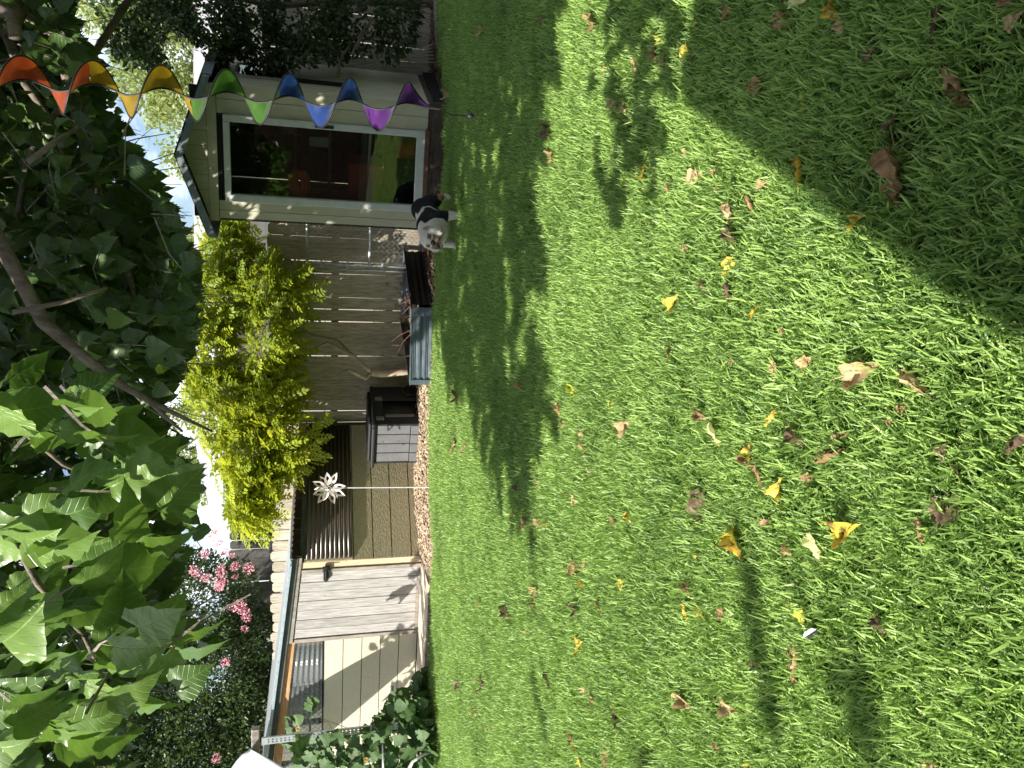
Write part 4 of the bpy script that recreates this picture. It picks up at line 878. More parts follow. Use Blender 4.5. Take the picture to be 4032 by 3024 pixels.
# ------------------------------------------------------------------ metal flower stake
fp = at(1295, 1922, 8.62); fb = Vector((fp.x - .03, 8.64, 0))
fs = empty('metal_flower', fb, 'pale metal flower wind ornament on a thin pole before the pen', 'garden ornament')
MB().tube([fb, fp + Vector((0, .03, 0))], .0075, 7).build('pole', MT['greyrod'], fs)
MT['darkcopper'] = M('dark_copper_petal', (.30, .20, .16), (.50, .38, .32), .4, 18, metal=.4)
def petal(c, ang, L_, w, y, parent, tilt, mk='copper'):
    mb = MB(); out = []; n = 14
    prof_ = [(0, .10), (.18, .30), (.4, .5), (.6, .46), (.8, .27), (1, 0)]
    ring = [(x, ww) for x, ww in prof_] + [(x, -ww) for x, ww in prof_[-2::-1]]
    hole = [(.36, .0), (.5, .24), (.62, .22), (.76, 0), (.62, -.22), (.5, -.24)]
    ca, sa = math.cos(ang), math.sin(ang)
    def P_(x, ww): 
        lx = .025 + x * L_; lw = ww * w; return Vector((c.x + ca * lx - sa * lw, y + tilt * x * .05 - abs(ww) * .02, c.z + sa * lx + ca * lw))
    bm = bmesh.new(); ov = [bm.verts.new(P_(*q)) for q in ring]; hv = [bm.verts.new(P_(*q)) for q in hole]
    oe = [bm.edges.new((ov[i], ov[(i + 1) % len(ov)])) for i in range(len(ov))]; he = [bm.edges.new((hv[i], hv[(i + 1) % len(hv)])) for i in range(len(hv))]
    bmesh.ops.triangle_fill(bm, edges=oe + he, use_beauty=True)
    bm.verts.index_update(); V = [v.co.copy() for v in bm.verts]; Fx = [[v.index for v in f.verts] for f in bm.faces]; bm.free()
    o = mb.add(V, Fx).build('petal', MT[mk], parent); m = o.modifiers.new('t', 'SOLIDIFY'); m.thickness = .003
for k in range(8): petal(fp, R(12 + 45 * k + (7 if k % 3 else -5)), .155 + .015 * (k % 2), .068, fp.y, fs, -1)
for k in range(6): petal(fp, R(38 + 60 * k), .135, .06, fp.y + .03, fs, 1, 'darkcopper')
MB().ball(fp + Vector((0, -.02, 0)), .028, 12, 8).build('centre_ball', MT['shiny'], fs, smooth=True)

# ------------------------------------------------------------------ trellis posts, pipes, vines, canopy
o = MB(); a, b = at(1030, 2921, 8.2), at(1560, 2862, 8.2); b.z = 0; b.x = a.x + .0
up = (a - b).normalized(); w = .034
for sx, tt_ in ((-w, 0), (w, 0)): pass
post = MB()
fr = Fr((b.x, 8.2), (1, 0), (0, 1)); top = a.z
# perforated channel: web strips between holes, two flanges
holes_z = np.arange(.12, top - .04, .0255 * 1.6)
post.box(-.034, -.030, -.0, .03, 0, top, fr); post.box(.030, .034, .0, .03, 0, top, fr)
post.box(-.030, -.019, .0, .003, 0, top, fr); post.box(.019, .030, .0, .003, 0, top, fr); post.box(-.006, .006, .0, .003, 0, top, fr)
zprev = 0
for z in holes_z:
    for a0_, a1_ in ((-.019, -.006), (.006, .019)): post.box(a0_, a1_, .0, .003, zprev, z - .008, fr)
    zprev = z + .008
for a0_, a1_ in ((-.019, -.006), (.006, .019)): post.box(a0_, a1_, .0, .003, zprev, top, fr)
po = post.build('perforated_post', MT['galv'], loc=(b.x, 8.2, 0)); tag(po, 'galvanised perforated channel post in front of the tan siding', 'post')
b0 = at(1007, 2864, 9.66)
tag(MB().box(b0.x - 1.6, b0.x, 9.61, 9.71, b0.z - .048, b0.z + .048, ID, .012).build('wooden_beam', MT['frameboard'], loc=b0), 'end of a weathered horizontal wooden beam above the vines next to the canopy', 'beam')
tag(MB().box(b0.x - 1.5, b0.x - 1.4, 9.61, 9.71, 0, b0.z - .05, ID, .004).build('wooden_post', MT['frameboard'], loc=(b0.x - 1.45, 9.66, 0)), 'wooden post holding up the weathered beam beside the canopy', 'post')
tr = empty('vine_trellis', (-3.6, 8.6, 0), 'grey pipe trellis frame carrying the squash vine', 'trellis')
for pth in ([at(1510, 2920, 8.3), at(1510, 3100, 8.3)], [at(1544, 2700, 8.9), at(1544, 2790, 8.9)]): MB().tube(pth, .017, 8).build('pipe', MT['galv'], tr, smooth=True)
wp = [at(1560 + 30 * 0, 3060, 8.2), at(1620, 3015, 8.2), at(1660, 2990, 8.2), at(1705, 2965, 8.2)]
wp = [at(1605, 3040, 8.1), at(1625, 2998, 8.1), at(1660, 2975, 8.1), at(1700, 2960, 8.1)]
tag(MB().tube(wp, .018, 8).build('white_pipe', MT['white'], smooth=True, loc=wp[-1]), 'white plastic pipe curving out of the vines down to the lawn', 'pipe')
vine = empty('squash_vine', (-3.6, 8.8, 0), 'leafy green squash vine climbing over the trellis before the tan siding', 'vine')
VST = [(-.25, .22), (-.12, .46), (.05, .40), (.18, .56), (.36, .50), (.5, .42), (.66, .34), (.82, .16), (.92, .01)]
vt = [tm_leaf(VST, .12, .2, .12, s_, .06, .35) for s_ in (11, 12, 13, 14)]
vm = []
for t in vt:
    me = cloud('leaf', t, np.zeros((1, 3)), np.array([[0, 1., 0]]), np.array([[0, 0, 1.]]), np.ones(1), np.array([.5])); me.polygons.foreach_set('use_smooth', [True] * len(me.polygons)); me.materials.append(MT['vineleaf']); vm.append(me)
vl = []
for (x0, x1, y0, y1, Ya, Yb, n) in ((1150, 1700, 2890, 3080, 7.95, 8.6, 190), (1430, 1690, 2740, 2900, 8.1, 8.8, 125), (1560, 1700, 2640, 2760, 8.6, 9.0, 44), (1120, 1200, 2800, 2960, 8.4, 8.6, 7), (1180, 1240, 2760, 2800, 8.8, 8.9, 3)):
    for k in range(n):
        x = x1 - (x1 - x0) * rnd.random() ** 1.25; y = rnd.uniform(y0, y1)
        if y < 2900 and x < 1700 - (y - 2610) * 1.05 and x > 1260: continue
        vl.append(at(x, y, rnd.uniform(Ya, Yb)))
for i, p in enumerate(vl):
    o = bpy.data.objects.new('leaf', vm[i % 4]); col.objects.link(o); o.parent = vine
    d = norm(np.array([rng.normal(.1, .5), rng.normal(-.5, .4), rng.normal(-.35, .4)])); n_ = norm(np.array([rng.normal(-.3, .35), -.75, rng.normal(.5, .3)]))
    m = Matrix([list(r_) for r_ in orient(d[None], n_[None])[0]]).to_4x4() @ Matrix.Scale(rnd.uniform(.10, .17), 4); m.translation = p - wloc(vine) if p.z > .03 else Vector((p.x, p.y, .05)) - wloc(vine); o.matrix_local = m
VB = [((-4.85, 8.85, 1.55), (.34, .35, .6)), ((-4.5, 8.6, .5), (.3, .3, .5))]
small_foliage('foliage', MT['myrtle'], vine, VB, 900, .12, 2.4, -.15, OVL, up=.3)  # unseen leaf mass added to cast leafy shade on the tan siding
mb = MB()
for k in range(26):
    p = vl[rnd.randrange(len(vl))]; q = vl[rnd.randrange(len(vl))]
    if (p - q).length < .8: mb.tube([p, p.lerp(q, .5) + Vector((0, .05, -.06)), q], .005, 4)
for x, y in ((1190, 2760), (1160, 2850), (1250, 2830)):
    p = at(x, y, 8.6); mb.tube([p, p + Vector((-.08, .05, -.12)), p + Vector((-.25, .1, -.2)), p + Vector((-.4, .1, -.5))], .0035, 4)
mb.build('stems', MT['vineleaf'], vine)
fy = M('yellow_petals', (.8, .5, .03), (.9, .62, .08), .6, 20)
for x, y in ((1172, 2868), (1440, 2990), (1600, 2790), (1566, 2830)):
    p = at(x, y, 8.15 + .3 * (x > 1500)); o = bpy.data.objects.new('blossom', fm[1].copy()); o.data.materials.clear(); o.data.materials.append(fy); col.objects.link(o); o.parent = vine; o.location = p - wloc(vine); o.scale = (.35, .35, .35)
# grey canvas canopy corner
Yc = 9.55; A = at(985, 2950, Yc); mb = MB(); V = []; nI, nJ = 14, 18
for i in range(nI + 1):
    f_ = i / nI
    up_ = at(985 - 150 * f_ ** .6 - 40 * f_, 2950 + 300 * f_, Yc + .1 + .9 * f_); lo_ = at(985 + 250 * f_ + 90 * f_ * f_, 2950 + 120 * f_ + 90 * f_ * f_, Yc - 1.1 * f_)
    for j in range(nJ + 1):
        g_ = j / nJ; p = up_.lerp(lo_, g_); p = p + Vector((-.05, -.18, -.05)) * (4 * g_ * (1 - g_)) * f_ + Vector((0, .012 * math.sin(g_ * 31 + f_ * 4) * f_, 0)); V.append(p)
mb.add(V, [(i * (nJ + 1) + j, (i + 1) * (nJ + 1) + j, (i + 1) * (nJ + 1) + j + 1, i * (nJ + 1) + j + 1) for i in range(nI) for j in range(nJ)])
cpy = mb.build('fabric_canopy', MT['canopy'], smooth=True, loc=A); m = cpy.modifiers.new('t', 'SOLIDIFY'); m.thickness = .004; tag(cpy, 'corner of a light grey fabric canopy beside the vines', 'canopy')

# ------------------------------------------------------------------ patio cover behind the camera (only its shadow is seen)
pc = empty('patio_cover', (1.5, -.5, 0), 'flat patio roof on posts that shades the lawn at lower right', 'patio cover')
zc_ = 2.55; q0 = Vector((1.06 - kx * zc_, 2.59 - ky * zc_)); dA = Vector((.57, .82)).normalized(); dB = Vector((.905, -.425)).normalized()
c0 = q0; c1 = q0 - dA * 4.2; c2 = c1 + dB * 5.2; c3 = c0 + dB * 5.2
vs = [(p.x, p.y, z) for z in (zc_, zc_ + .12) for p in (c0, c1, c2, c3)]
MB().add(vs, [(3, 2, 1, 0), (4, 5, 6, 7), (0, 1, 5, 4), (1, 2, 6, 5), (2, 3, 7, 6), (3, 0, 4, 7)]).build('roof', MT['rust'], pc)
for p in (c1.lerp(c2, .05), c2, c1.lerp(c2, .5)): MB().box(p.x - .05, p.x + .05, p.y - .05, p.y + .05, 0, zc_, ID).build('post', MT['rust'], pc)

mh = empty('unseen_house', (3, -5, 0), 'unseen house wall added behind the viewer to darken the shed glass reflection', 'house')  # unseen house added so the shed glass reflects something dark
MB().box(-9, 12, -4.6, -4.3, 0, 2.9, ID).build('wall', MT['rust'], mh); MB().quadbox([(-9.5, 2.9), (12.5, 2.9), (12.5, 4.4), (-9.5, 4.4)], (-7.5, -4.0), ID).build('roof', MT['skid'], mh)

# ------------------------------------------------------------------ wood chips, twigs on the bed
def chips(n, xr, dr_, size, mat, name, label):
    g = rng; x = g.uniform(*xr, n); d = g.uniform(*dr_, n); y = np.interp(x, ex, ey) + d; z = bed_h(x, y) + .006
    P = np.stack([x, y, z], -1); T = (np.array([(-.5, -.25, 0), (.5, -.25, 0), (.5, .25, 0), (-.5, .25, 0), (-.4, -.2, .16), (.4, -.2, .16), (.4, .2, .16), (-.4, .2, .16)]), [(4, 5, 6, 7), (0, 1, 5, 4), (1, 2, 6, 5), (2, 3, 7, 6), (3, 0, 4, 7)], np.zeros((8, 2)))
    o = link_mesh(name, cloud(name, T, P, norm(np.stack([g.normal(size=n), g.normal(size=n), g.normal(0, .35, n)], -1)), norm(np.stack([g.normal(0, .4, n), g.normal(0, .4, n), np.ones(n)], -1)), g.uniform(size * .5, size * 1.5, n), g.random(n)), mat); tag(o, label, name.replace('_', ' '), kind='stuff')
MT['chips'] = leafmat('wood_chip', (.16, .105, .065), (.58, .46, .33), .0, None, .85, .2)
MT['chipdark'] = leafmat('dark_litter', (.05, .035, .025), (.22, .15, .10), .0, None, .9, .2)
chips(7000, (-2.1, .1), (-.02, .9), .035, MT['chips'], 'wood_chips', 'tan wood chip mulch in front of the olive siding and kennel')
chips(5200, (.1, 5.0), (-.02, 1.0), .04, MT['chipdark'], 'leaf_litter', 'dark bark and leaf litter under the shed and fence')
chips(2200, (-4.2, -2.2), (.0, .3), .03, MT['chipdark'], 'garden_litter', 'dry litter and clippings along the lawn edge before the pen')
# round edging log in front of the bed
lg = MB(); lp = [(4.4, 8.16, .03), (3.9, 8.14, .035), (3.55, 8.05, .03)]; lg.tube(lp, .035, 8); tag(lg.build('edging_log', MT['barkgrey'], smooth=True, loc=lp[1]), 'thin grey log edging the lawn under the dark shrub', 'log')
# dry stems in planter
dp = MB()
for k in range(26):
    f1, f2 = rnd.uniform(.1, .9), rnd.uniform(.15, .85); b_ = A0.lerp(A1, f1).lerp(A2.lerp(A3, f1), f2).to_3d(); b_.z = .17
    d = Vector((rnd.uniform(-.35, .35), rnd.uniform(-.3, .3), rnd.uniform(.03, .28))); dp.tube([b_, b_ + d * .5 + Vector((0, 0, .03)), b_ + d], .005, 4, r2=.002)
    if k % 2: dp.tube([b_ + d * .5, b_ + d * .5 + Vector((rnd.uniform(-.12, .12), 0, rnd.uniform(0, .1)))], .003, 4)
tag(dp.build('dead_plant', MT['rust'], loc=(.8, 9.0, .17)), 'dry brown stems of a dead plant inside the steel planter', 'plant')

# ------------------------------------------------------------------ fallen leaves (each one a thing)
def dryleaf(seed, curl, w=.42):
    g = random.Random(seed); ny, nx = 14, 7; V = []; U = []; prof_ = [.10, .30, .42, .48, .50, .49, .46, .42, .36, .30, .23, .15, .07, .01]
    ph = g.uniform(0, 6)
    for i in range(ny):
        y = i / (ny - 1); hw = prof_[i] * w / .5 * (1 + g.uniform(-.22, .14)); lean_ = .12 * math.sin(y * 3 + ph) * w
        for j in range(nx):
            s = (j / (nx - 1) - .5) * 2; x = s * hw; a = curl * s * 1.15 * (1 + .3 * math.sin(y * 5 + ph)); 
            X = math.sin(a) / max(curl, .2) * hw / 1.15 if curl > .05 else x; Z = (1 - math.cos(a)) / max(curl, .2) * hw * .9 + .05 * math.sin(y * 9 + s * 3 + ph) + .16 * math.sin(y * 3.1 + ph * .5) * (.5 + .5 * y) + g.uniform(-.015, .015)
            V.append((X + lean_ + g.uniform(-.02, .02), y - .5, Z + .045 * math.sin(y * 17 + ph) * s + .03 * math.sin(y * 23 + s * 5))); U.append((x, y))
    F = [(i * nx + j, i * nx + j + 1, (i + 1) * nx + j + 1, (i + 1) * nx + j) for i in range(ny - 1) for j in range(nx - 1)]
    k = len(V); V += [(-.012, -.5, .02), (.012, -.5, .02), (.006, -.82, .10), (-.006, -.82, .10)]; F.append((k, k + 1, k + 2, k + 3)); U += [(0, 0)] * 4
    return V, F, U
def drymat(name, c1, c2, c3):
    m, n = newmat(name); lk = n.links.new
    out = nd(n, 'ShaderNodeOutputMaterial'); pb = nd(n, 'ShaderNodeBsdfPrincipled', {'Roughness': .65, 'Specular IOR Level': .25}); t = nd(n, 'ShaderNodeBsdfTranslucent'); ms = nd(n, 'ShaderNodeMixShader', {0: .22})
    tcn = nd(n, 'ShaderNodeTexCoord'); oi = nd(n, 'ShaderNodeObjectInfo'); ad = nd(n, 'ShaderNodeVectorMath', operation='ADD'); mu = nd(n, 'ShaderNodeMath', {1: 31.0}, operation='MULTIPLY'); lk(oi.outputs['Random'], mu.inputs[0]); lk(tcn.outputs['Object'], ad.inputs[0]); lk(mu.outputs[0], ad.inputs[1])
    nz = nd(n, 'ShaderNodeTexNoise', {'Scale': 3.2, 'Detail': 5}); lk(ad.outputs[0], nz.inputs[0]); rp = nd(n, 'ShaderNodeValToRGB'); e = rp.color_ramp.elements; e[0].position = .36; e[0].color = c4(c1); e[1].position = .66; e[1].color = c4(c3); q = e.new(.5); q.color = c4(c2); lk(nz.outputs[0], rp.inputs[0])
    uvn = nd(n, 'ShaderNodeUVMap'); sp = nd(n, 'ShaderNodeSeparateXYZ'); lk(uvn.outputs[0], sp.inputs[0]); ab = nd(n, 'ShaderNodeMath', operation='ABSOLUTE'); lk(sp.outputs[0], ab.inputs[0])
    q1 = nd(n, 'ShaderNodeMath', {1: -.8}, operation='MULTIPLY_ADD'); lk(ab.outputs[0], q1.inputs[0]); lk(sp.outputs[1], q1.inputs[2]); q2 = nd(n, 'ShaderNodeMath', {1: 6.0}, operation='MULTIPLY'); lk(q1.outputs[0], q2.inputs[0]); q3 = nd(n, 'ShaderNodeMath', {1: 1.0}, operation='PINGPONG'); lk(q2.outputs[0], q3.inputs[0])
    v1 = nd(n, 'ShaderNodeMapRange', {1: .12, 2: .0}); lk(q3.outputs[0], v1.inputs[0]); m5 = nd(n, 'ShaderNodeMath', {1: .35}, operation='MULTIPLY'); lk(v1.outputs[0], m5.inputs[0])
    xv = nd(n, 'ShaderNodeMixRGB', {2: c4([min(1, x * 1.25 + .05) for x in c3])}); lk(m5.outputs[0], xv.inputs[0]); lk(rp.outputs[0], xv.inputs[1])
    bp = nd(n, 'ShaderNodeBump', {'Strength': .6, 'Distance': .003}); lk(nz.outputs[0], bp.inputs['Height']); lk(bp.outputs[0], pb.inputs['Normal'])
    lk(xv.outputs[0], pb.inputs['Base Color']); lk(xv.outputs[0], t.inputs[0]); lk(pb.outputs[0], ms.inputs[1]); lk(t.outputs[0], ms.inputs[2]); lk(ms.outputs[0], out.inputs[0]); return m
LM = dict(t=drymat('tan_dry_leaf', (.30, .19, .09), (.50, .34, .17), (.60, .45, .26)), b=drymat('brown_dry_leaf', (.16, .09, .045), (.31, .19, .09), (.44, .29, .16)), d=drymat('dark_dry_leaf', (.06, .04, .026), (.15, .10, .06), (.27, .19, .12)),
          y=drymat('yellow_leaf', (.50, .32, .05), (.66, .52, .07), (.72, .62, .14)), p=drymat('pale_yellow_leaf', (.62, .60, .24), (.72, .70, .32), (.78, .74, .38)), m=drymat('mottled_leaf', (.12, .07, .03), (.62, .42, .05), (.74, .60, .07)), g=drymat('green_yellow_leaf', (.28, .36, .05), (.52, .54, .08), (.66, .62, .10)))
shapes = {}
for kind, curl in (('flat', .35), ('curl', 1.15), ('roll', 2.1)):
    for s_ in range(3):
        V_, F_, U_ = dryleaf(hash((kind == 'curl', kind == 'roll', s_)) % 997 + s_ * 13, curl, {'flat': .40, 'curl': .42, 'roll': .34}[kind]); shapes[(kind, s_)] = (V_, F_, U_)
mesh_cache = {}
def leaf_mesh(kind, s_, m_):
    k = (kind, s_, m_)
    if k not in mesh_cache:
        V_, F_, U_ = shapes[(kind, s_)]; F4 = np.array(F_)
        me = np_mesh('fallen_leaf', np.array(V_), [F4], None, np.array(U_), smooth=True); me.materials.append(LM[m_]); mesh_cache[k] = me
    return mesh_cache[k]
RG = {1: (2600, 0, .6474), 2: (2600, 1000, .6474), 3: (2600, 1950, .6474), 4: (1700, 0, .4521), 5: (1700, 2200, .4967), 8: (1700, 1500, .3617)}
# region, cx, cy, length in source px, angle (deg, 0 = pointing right in the picture), colour, shape, label
LV = [
 (1,1420,1080,270,-95,'b','curl','large folded brown leaf in the dark shadow, the biggest on the lawn'),
 (1,1770,490,215,130,'b','roll','long rolled reddish brown leaf lying aslant in the shadow'),
 (1,1075,70,120,-80,'m','curl','crumpled yellow and brown leaf near the top edge in the shadow'),
 (1,1085,180,75,-80,'t','flat','pointed tan leaf just below the crumpled one in the shadow'),
 (1,1670,140,150,-95,'d','roll','dark brown twisted leaf strip near the right edge in the shadow'),
 (1,2150,120,110,40,'t','flat','pale tan veined leaf in the top right corner'),
 (1,2095,25,60,10,'b','curl','small brown leaf beside the pale veined corner leaf'),
 (1,725,125,60,160,'b','curl','small reddish leaf left of the crumpled leaf in shadow'),
 (1,410,65,45,20,'b','flat',None),(1,560,525,60,170,'b','flat','small brown leaf alone in the middle of the shadow edge'),
 (1,860,595,65,115,'g','roll','narrow yellow-green leaf strip in the shadow'),
 (1,840,1050,160,-95,'m','roll','yellow leaf with a brown edge and stem at the shadow border'),
 (1,1410,740,95,70,'d','curl','grey-brown curled leaf above the biggest leaf in the shadow'),
 (1,1265,330,60,-80,'d','flat',None),
 (1,1205,1345,110,30,'y','curl','bright yellow leaf with a folded tan tip at the edge of the shadow'),
 (1,215,1075,50,10,'t','flat',None),(1,55,1150,55,-90,'t','curl',None),(1,325,1040,35,50,'b','flat',None),
 (1,410,1295,85,-85,'t','curl','tan curled leaf left of the shadow edge with a dark one below it'),
 (1,435,1430,80,-70,'d','curl','dark brown leaf below a tan curled leaf in the sun'),
 (1,545,1240,80,-85,'b','roll','thin brown leaf in the sun near the shadow edge'),
 (1,155,1510,45,-80,'b','flat',None),(1,150,310,35,0,'y','flat',None),(1,215,140,25,20,'y','flat',None),(1,835,6,60,10,'p','flat','pale leaf cut by the top picture edge'),
 (1,18,370,40,-90,'b','flat',None),(1,620,1115,40,20,'t','flat',None),(1,340,1150,35,60,'b','flat',None),
 (2,420,85,105,-80,'y','flat','yellow leaf with its stem above a dark crumpled leaf'),
 (2,415,250,110,-95,'d','roll','dark crumpled leaf below the yellow stemmed leaf'),
 (2,265,205,60,-70,'b','curl',None),(2,78,290,85,60,'y','curl','curved yellow leaf in the sun left of the dark crumpled leaf'),
 (2,52,600,60,-90,'b','flat',None),(2,575,350,70,70,'m','roll','thin yellow and brown leaf sliver in the sun'),
 (2,1230,705,150,20,'t','curl','crumpled tan leaf with strong folds in the middle of the nearer lawn'),
 (2,1570,800,175,-35,'t','roll','canoe-shaped pale tan leaf with an upright stem'),
 (2,885,660,70,35,'t','curl',None),(2,690,700,60,-60,'t','flat',None),
 (2,680,985,130,70,'y','roll','long narrow yellow leaf standing in the sunny grass'),
 (2,340,1110,130,-90,'p','flat','broad pale yellow-green leaf in the sunny grass'),
 (2,255,980,60,-50,'b','curl',None),(2,840,1105,100,-60,'d','curl','dark grey-brown crumpled leaf amid the sunny nearer lawn'),
 (2,1095,1115,60,40,'b','curl',None),(2,1030,1220,125,30,'b','roll','brown curled leaf strip lying in two bends'),
 (2,545,1190,90,70,'m','curl','yellow and brown leaf atop a group of brown leaves'),
 (2,540,1275,80,-30,'b','roll',None),(2,605,1370,120,-75,'b','roll','long brown leaf below the yellow and brown leaf'),
 (2,725,1430,120,75,'y','curl','yellow leaf with a pale tip near the small dark shade patch'),
 (2,905,1360,50,20,'b','curl','small round brown leaf between two yellow leaves'),
 (2,245,1535,115,-50,'d','flat','brown veined leaf above the group of brown leaves'),
 (2,1720,1215,80,-100,'d','flat',None),(2,1800,1325,70,-60,'b','roll',None),
 (2,1730,1530,160,75,'d','flat','large grey-brown veined leaf near the right picture edge'),
 (2,2185,1130,150,70,'d','roll','dark curled leaf cut by the right picture edge'),
 (2,435,660,25,0,'b','flat',None),(2,1390,1015,30,60,'b','flat',None),(2,1465,940,40,30,'b','flat',None),(2,740,465,25,80,'b','flat',None),
 (3,470,300,165,-70,'m','curl','large yellow leaf with a brown middle beside the faint shade'),
 (3,1130,205,140,20,'m','curl','big crumpled yellow and brown leaf on the nearest lawn'),
 (3,935,320,140,-70,'p','flat','broad pale yellow leaf with a brown tip'),
 (3,785,335,70,-70,'t','curl','small tan leaf left of the broad pale yellow leaf'),
 (3,1575,215,115,-85,'b','roll','tan-brown ribbed leaf near the large grey-brown leaf'),
 (3,640,170,45,40,'b','curl',None),(3,175,570,75,-75,'b','curl','small brown leaf above two yellow leaves'),
 (3,150,710,95,-90,'y','roll','narrow yellow leaf, left of a pair of yellow leaves'),
 (3,245,725,80,-60,'y','curl','crumpled yellow leaf, right of a pair of yellow leaves'),
 (3,362,722,60,-90,'b','flat','small brown leaf right of the yellow pair'),
 (3,865,750,75,-95,'g','flat','yellow-green leaf just above the white feather'),
 (3,795,675,35,40,'y','curl',None),(3,1345,790,95,-70,'d','curl','grey-brown notched leaf on the nearest lawn'),
 (3,815,1040,175,-88,'t','roll','long orange-brown wrinkled leaf on the nearest lawn'),
 (3,590,1045,45,-10,'d','curl',None),(3,155,1270,65,-40,'t','curl',None),(3,420,1300,65,-30,'t','curl','small orange-tan crumpled leaf near the bottom edge'),
 (3,345,1535,55,-60,'t','roll',None),(3,530,1640,40,40,'m','curl',None),(3,215,370,20,0,'y','flat',None),(3,1640,1655,60,0,'b','flat',None),
 (4,1775,590,75,-85,'t','roll','light tan rolled leaf in the sun near the tree shadow'),
 (4,1940,470,85,-90,'b','flat','brown leaf beside a yellow leaf near the upper picture edge'),
 (4,1975,350,38,0,'y','curl','small yellow leaf touching a brown leaf near the upper edge'),
 (4,2010,535,30,-60,'b','flat',None),(4,1680,950,55,-80,'t','flat',None),(4,1590,910,35,-40,'t','curl',None),
 (4,1825,1510,70,-85,'m','flat','orange-yellow leaf in the sun near the tree shadow'),
 (4,1020,1150,48,-70,'d','curl',None),(4,1045,1380,38,-30,'b','curl',None),(4,950,150,45,-80,'b','flat',None),(4,440,270,32,60,'t','flat',None),
 (4,2195,450,38,-80,'y','flat',None),(4,1500,620,35,-80,'t','flat',None),(4,2060,1620,35,-90,'t','curl',None),(4,1395,215,60,0,'b','curl',None),(4,2200,1330,35,-80,'t','flat',None),(4,140,830,20,0,'t','curl',None),
 (5,1060,105,42,-85,'m','curl','small yellow and brown leaf on the far lawn before the pen'),
 (5,1125,65,25,10,'b','flat',None),(5,1210,60,50,-90,'t','flat',None),(5,1190,215,55,-70,'y','roll','thin yellow leaf left of the round yellow leaf'),
 (5,1495,210,65,-90,'y','flat','round flat yellow leaf with a stem on the lawn before the tan siding'),
 (5,805,355,68,-80,'b','flat','orange-brown leaf on the far lawn before the pen'),
 (5,825,270,25,0,'t','curl',None),(5,600,420,65,-75,'d','curl',None),(5,1150,405,30,-20,'d','curl',None),(5,1325,385,55,-85,'b','curl',None),
 (5,750,580,32,-80,'b','flat',None),(5,1172,680,42,40,'y','flat','small bright yellow leaf alone on the lawn before the tan siding'),
 (5,920,960,75,-80,'d','roll','dark narrow leaf on the far lawn before the pen'),
 (5,1200,1060,45,-85,'t','flat',None),(5,1275,1115,35,-30,'b','flat',None),(5,1460,1290,78,-95,'d','curl','dark and tan curled leaf on the lawn before the tan siding'),
 (5,1120,1425,45,-60,'b','curl',None),(5,1145,1520,40,-80,'m','curl',None),(5,1172,1625,50,-80,'y','flat','yellow leaf cut by the bottom picture edge'),
 (5,350,1225,35,-80,'t','curl',None),(5,437,1340,30,-80,'t','flat',None),(5,212,1015,24,20,'d','curl',None),(5,1400,1582,35,0,'b','flat',None),(5,1670,1595,60,-75,'d','roll','nearly black thin leaf near the bottom edge'),
 (5,1975,1135,45,0,'t','curl',None),(5,405,995,20,0,'d','curl',None),(5,385,345,40,-80,'b','flat',None),(5,183,265,38,-85,'t','roll',None),
 (8,970,60,50,-85,'t','curl',None),(8,270,185,30,-60,'b','curl',None),(8,575,165,30,-80,'y','curl',None),(8,1390,310,60,-85,'t','curl','tan leaf trailing out of the narrow tree shadow'),
 (8,1440,460,40,-80,'t','curl',None),(8,1550,120,60,-60,'g','roll','light green curled leaf near the narrow tree shadow'),(8,1925,260,48,-90,'y','flat',None),
 (8,2130,510,75,60,'t','curl','tan ribbed leaf right of the narrow tree shadow'),(8,1650,740,60,-85,'t','curl',None),(8,1630,590,40,-70,'t','flat',None),(8,1700,970,40,-85,'t','roll',None),
 (8,930,1170,38,-70,'d','curl',None),(8,1165,1100,30,-80,'t','curl',None),(8,1565,1300,40,-60,'t','flat',None),(8,1980,1550,55,-80,'b','flat',None),
 (8,1245,1560,42,-80,'y','curl',None),(8,2150,1480,60,-85,'m','curl',None),(8,1165,1560,24,0,'b','flat',None),(8,1150,870,30,-90,'b','flat',None),(8,750,540,30,-90,'d','flat',None),(8,975,970,22,-90,'t','flat',None),
 (8,350,695,16,0,'t','flat',None),(8,255,700,16,0,'t','flat',None),(8,310,520,24,-80,'t','flat',None),(8,865,1450,16,0,'y','flat',None),(8,1010,1560,20,20,'b','flat',None),
]
cn_ = dict(t='tan', b='brown', d='dark brown', y='yellow', p='pale yellow', m='yellow and brown', g='yellow-green')
cs_ = dict(flat='flat', curl='curled', roll='narrow rolled')
unl, pos = [], []
for i, (rg, cx, cy, ln, an, mc, shp, lab) in enumerate(LV):
    x0, y0, s_ = RG[rg]; X, Y = x0 + cx * s_, y0 + cy * s_
    zz = .038; p = ground(X, Y, zz); a = R(an); dx, dy = math.cos(a) * ln / 2, -math.sin(a) * ln / 2
    e1, e2 = ground(X - dx, Y - dy, zz), ground(X + dx, Y + dy, zz); v_ = e2 - e1; L_ = v_.length
    L_ = min(max(L_ * (.78 if mc in 'ym' else .92), .024), .17)
    o = bpy.data.objects.new('fallen_leaf', leaf_mesh(shp, i % 3, mc)); col.objects.link(o); o.location = p
    o.rotation_euler = (rnd.uniform(-.25, .35), rnd.uniform(-.35, .35), math.atan2(v_.y, v_.x) - math.pi / 2); wd = rnd.uniform(.85, 1.15)
    o.scale = (L_ * wd, L_, L_ * rnd.uniform(.8, 1.1))
    if lab: tag(o, lab, 'leaf', 'fallen leaves on the lawn')
    else: unl.append((o, X, Y, shp, mc, ln))
    pos.append((X, Y, lab))
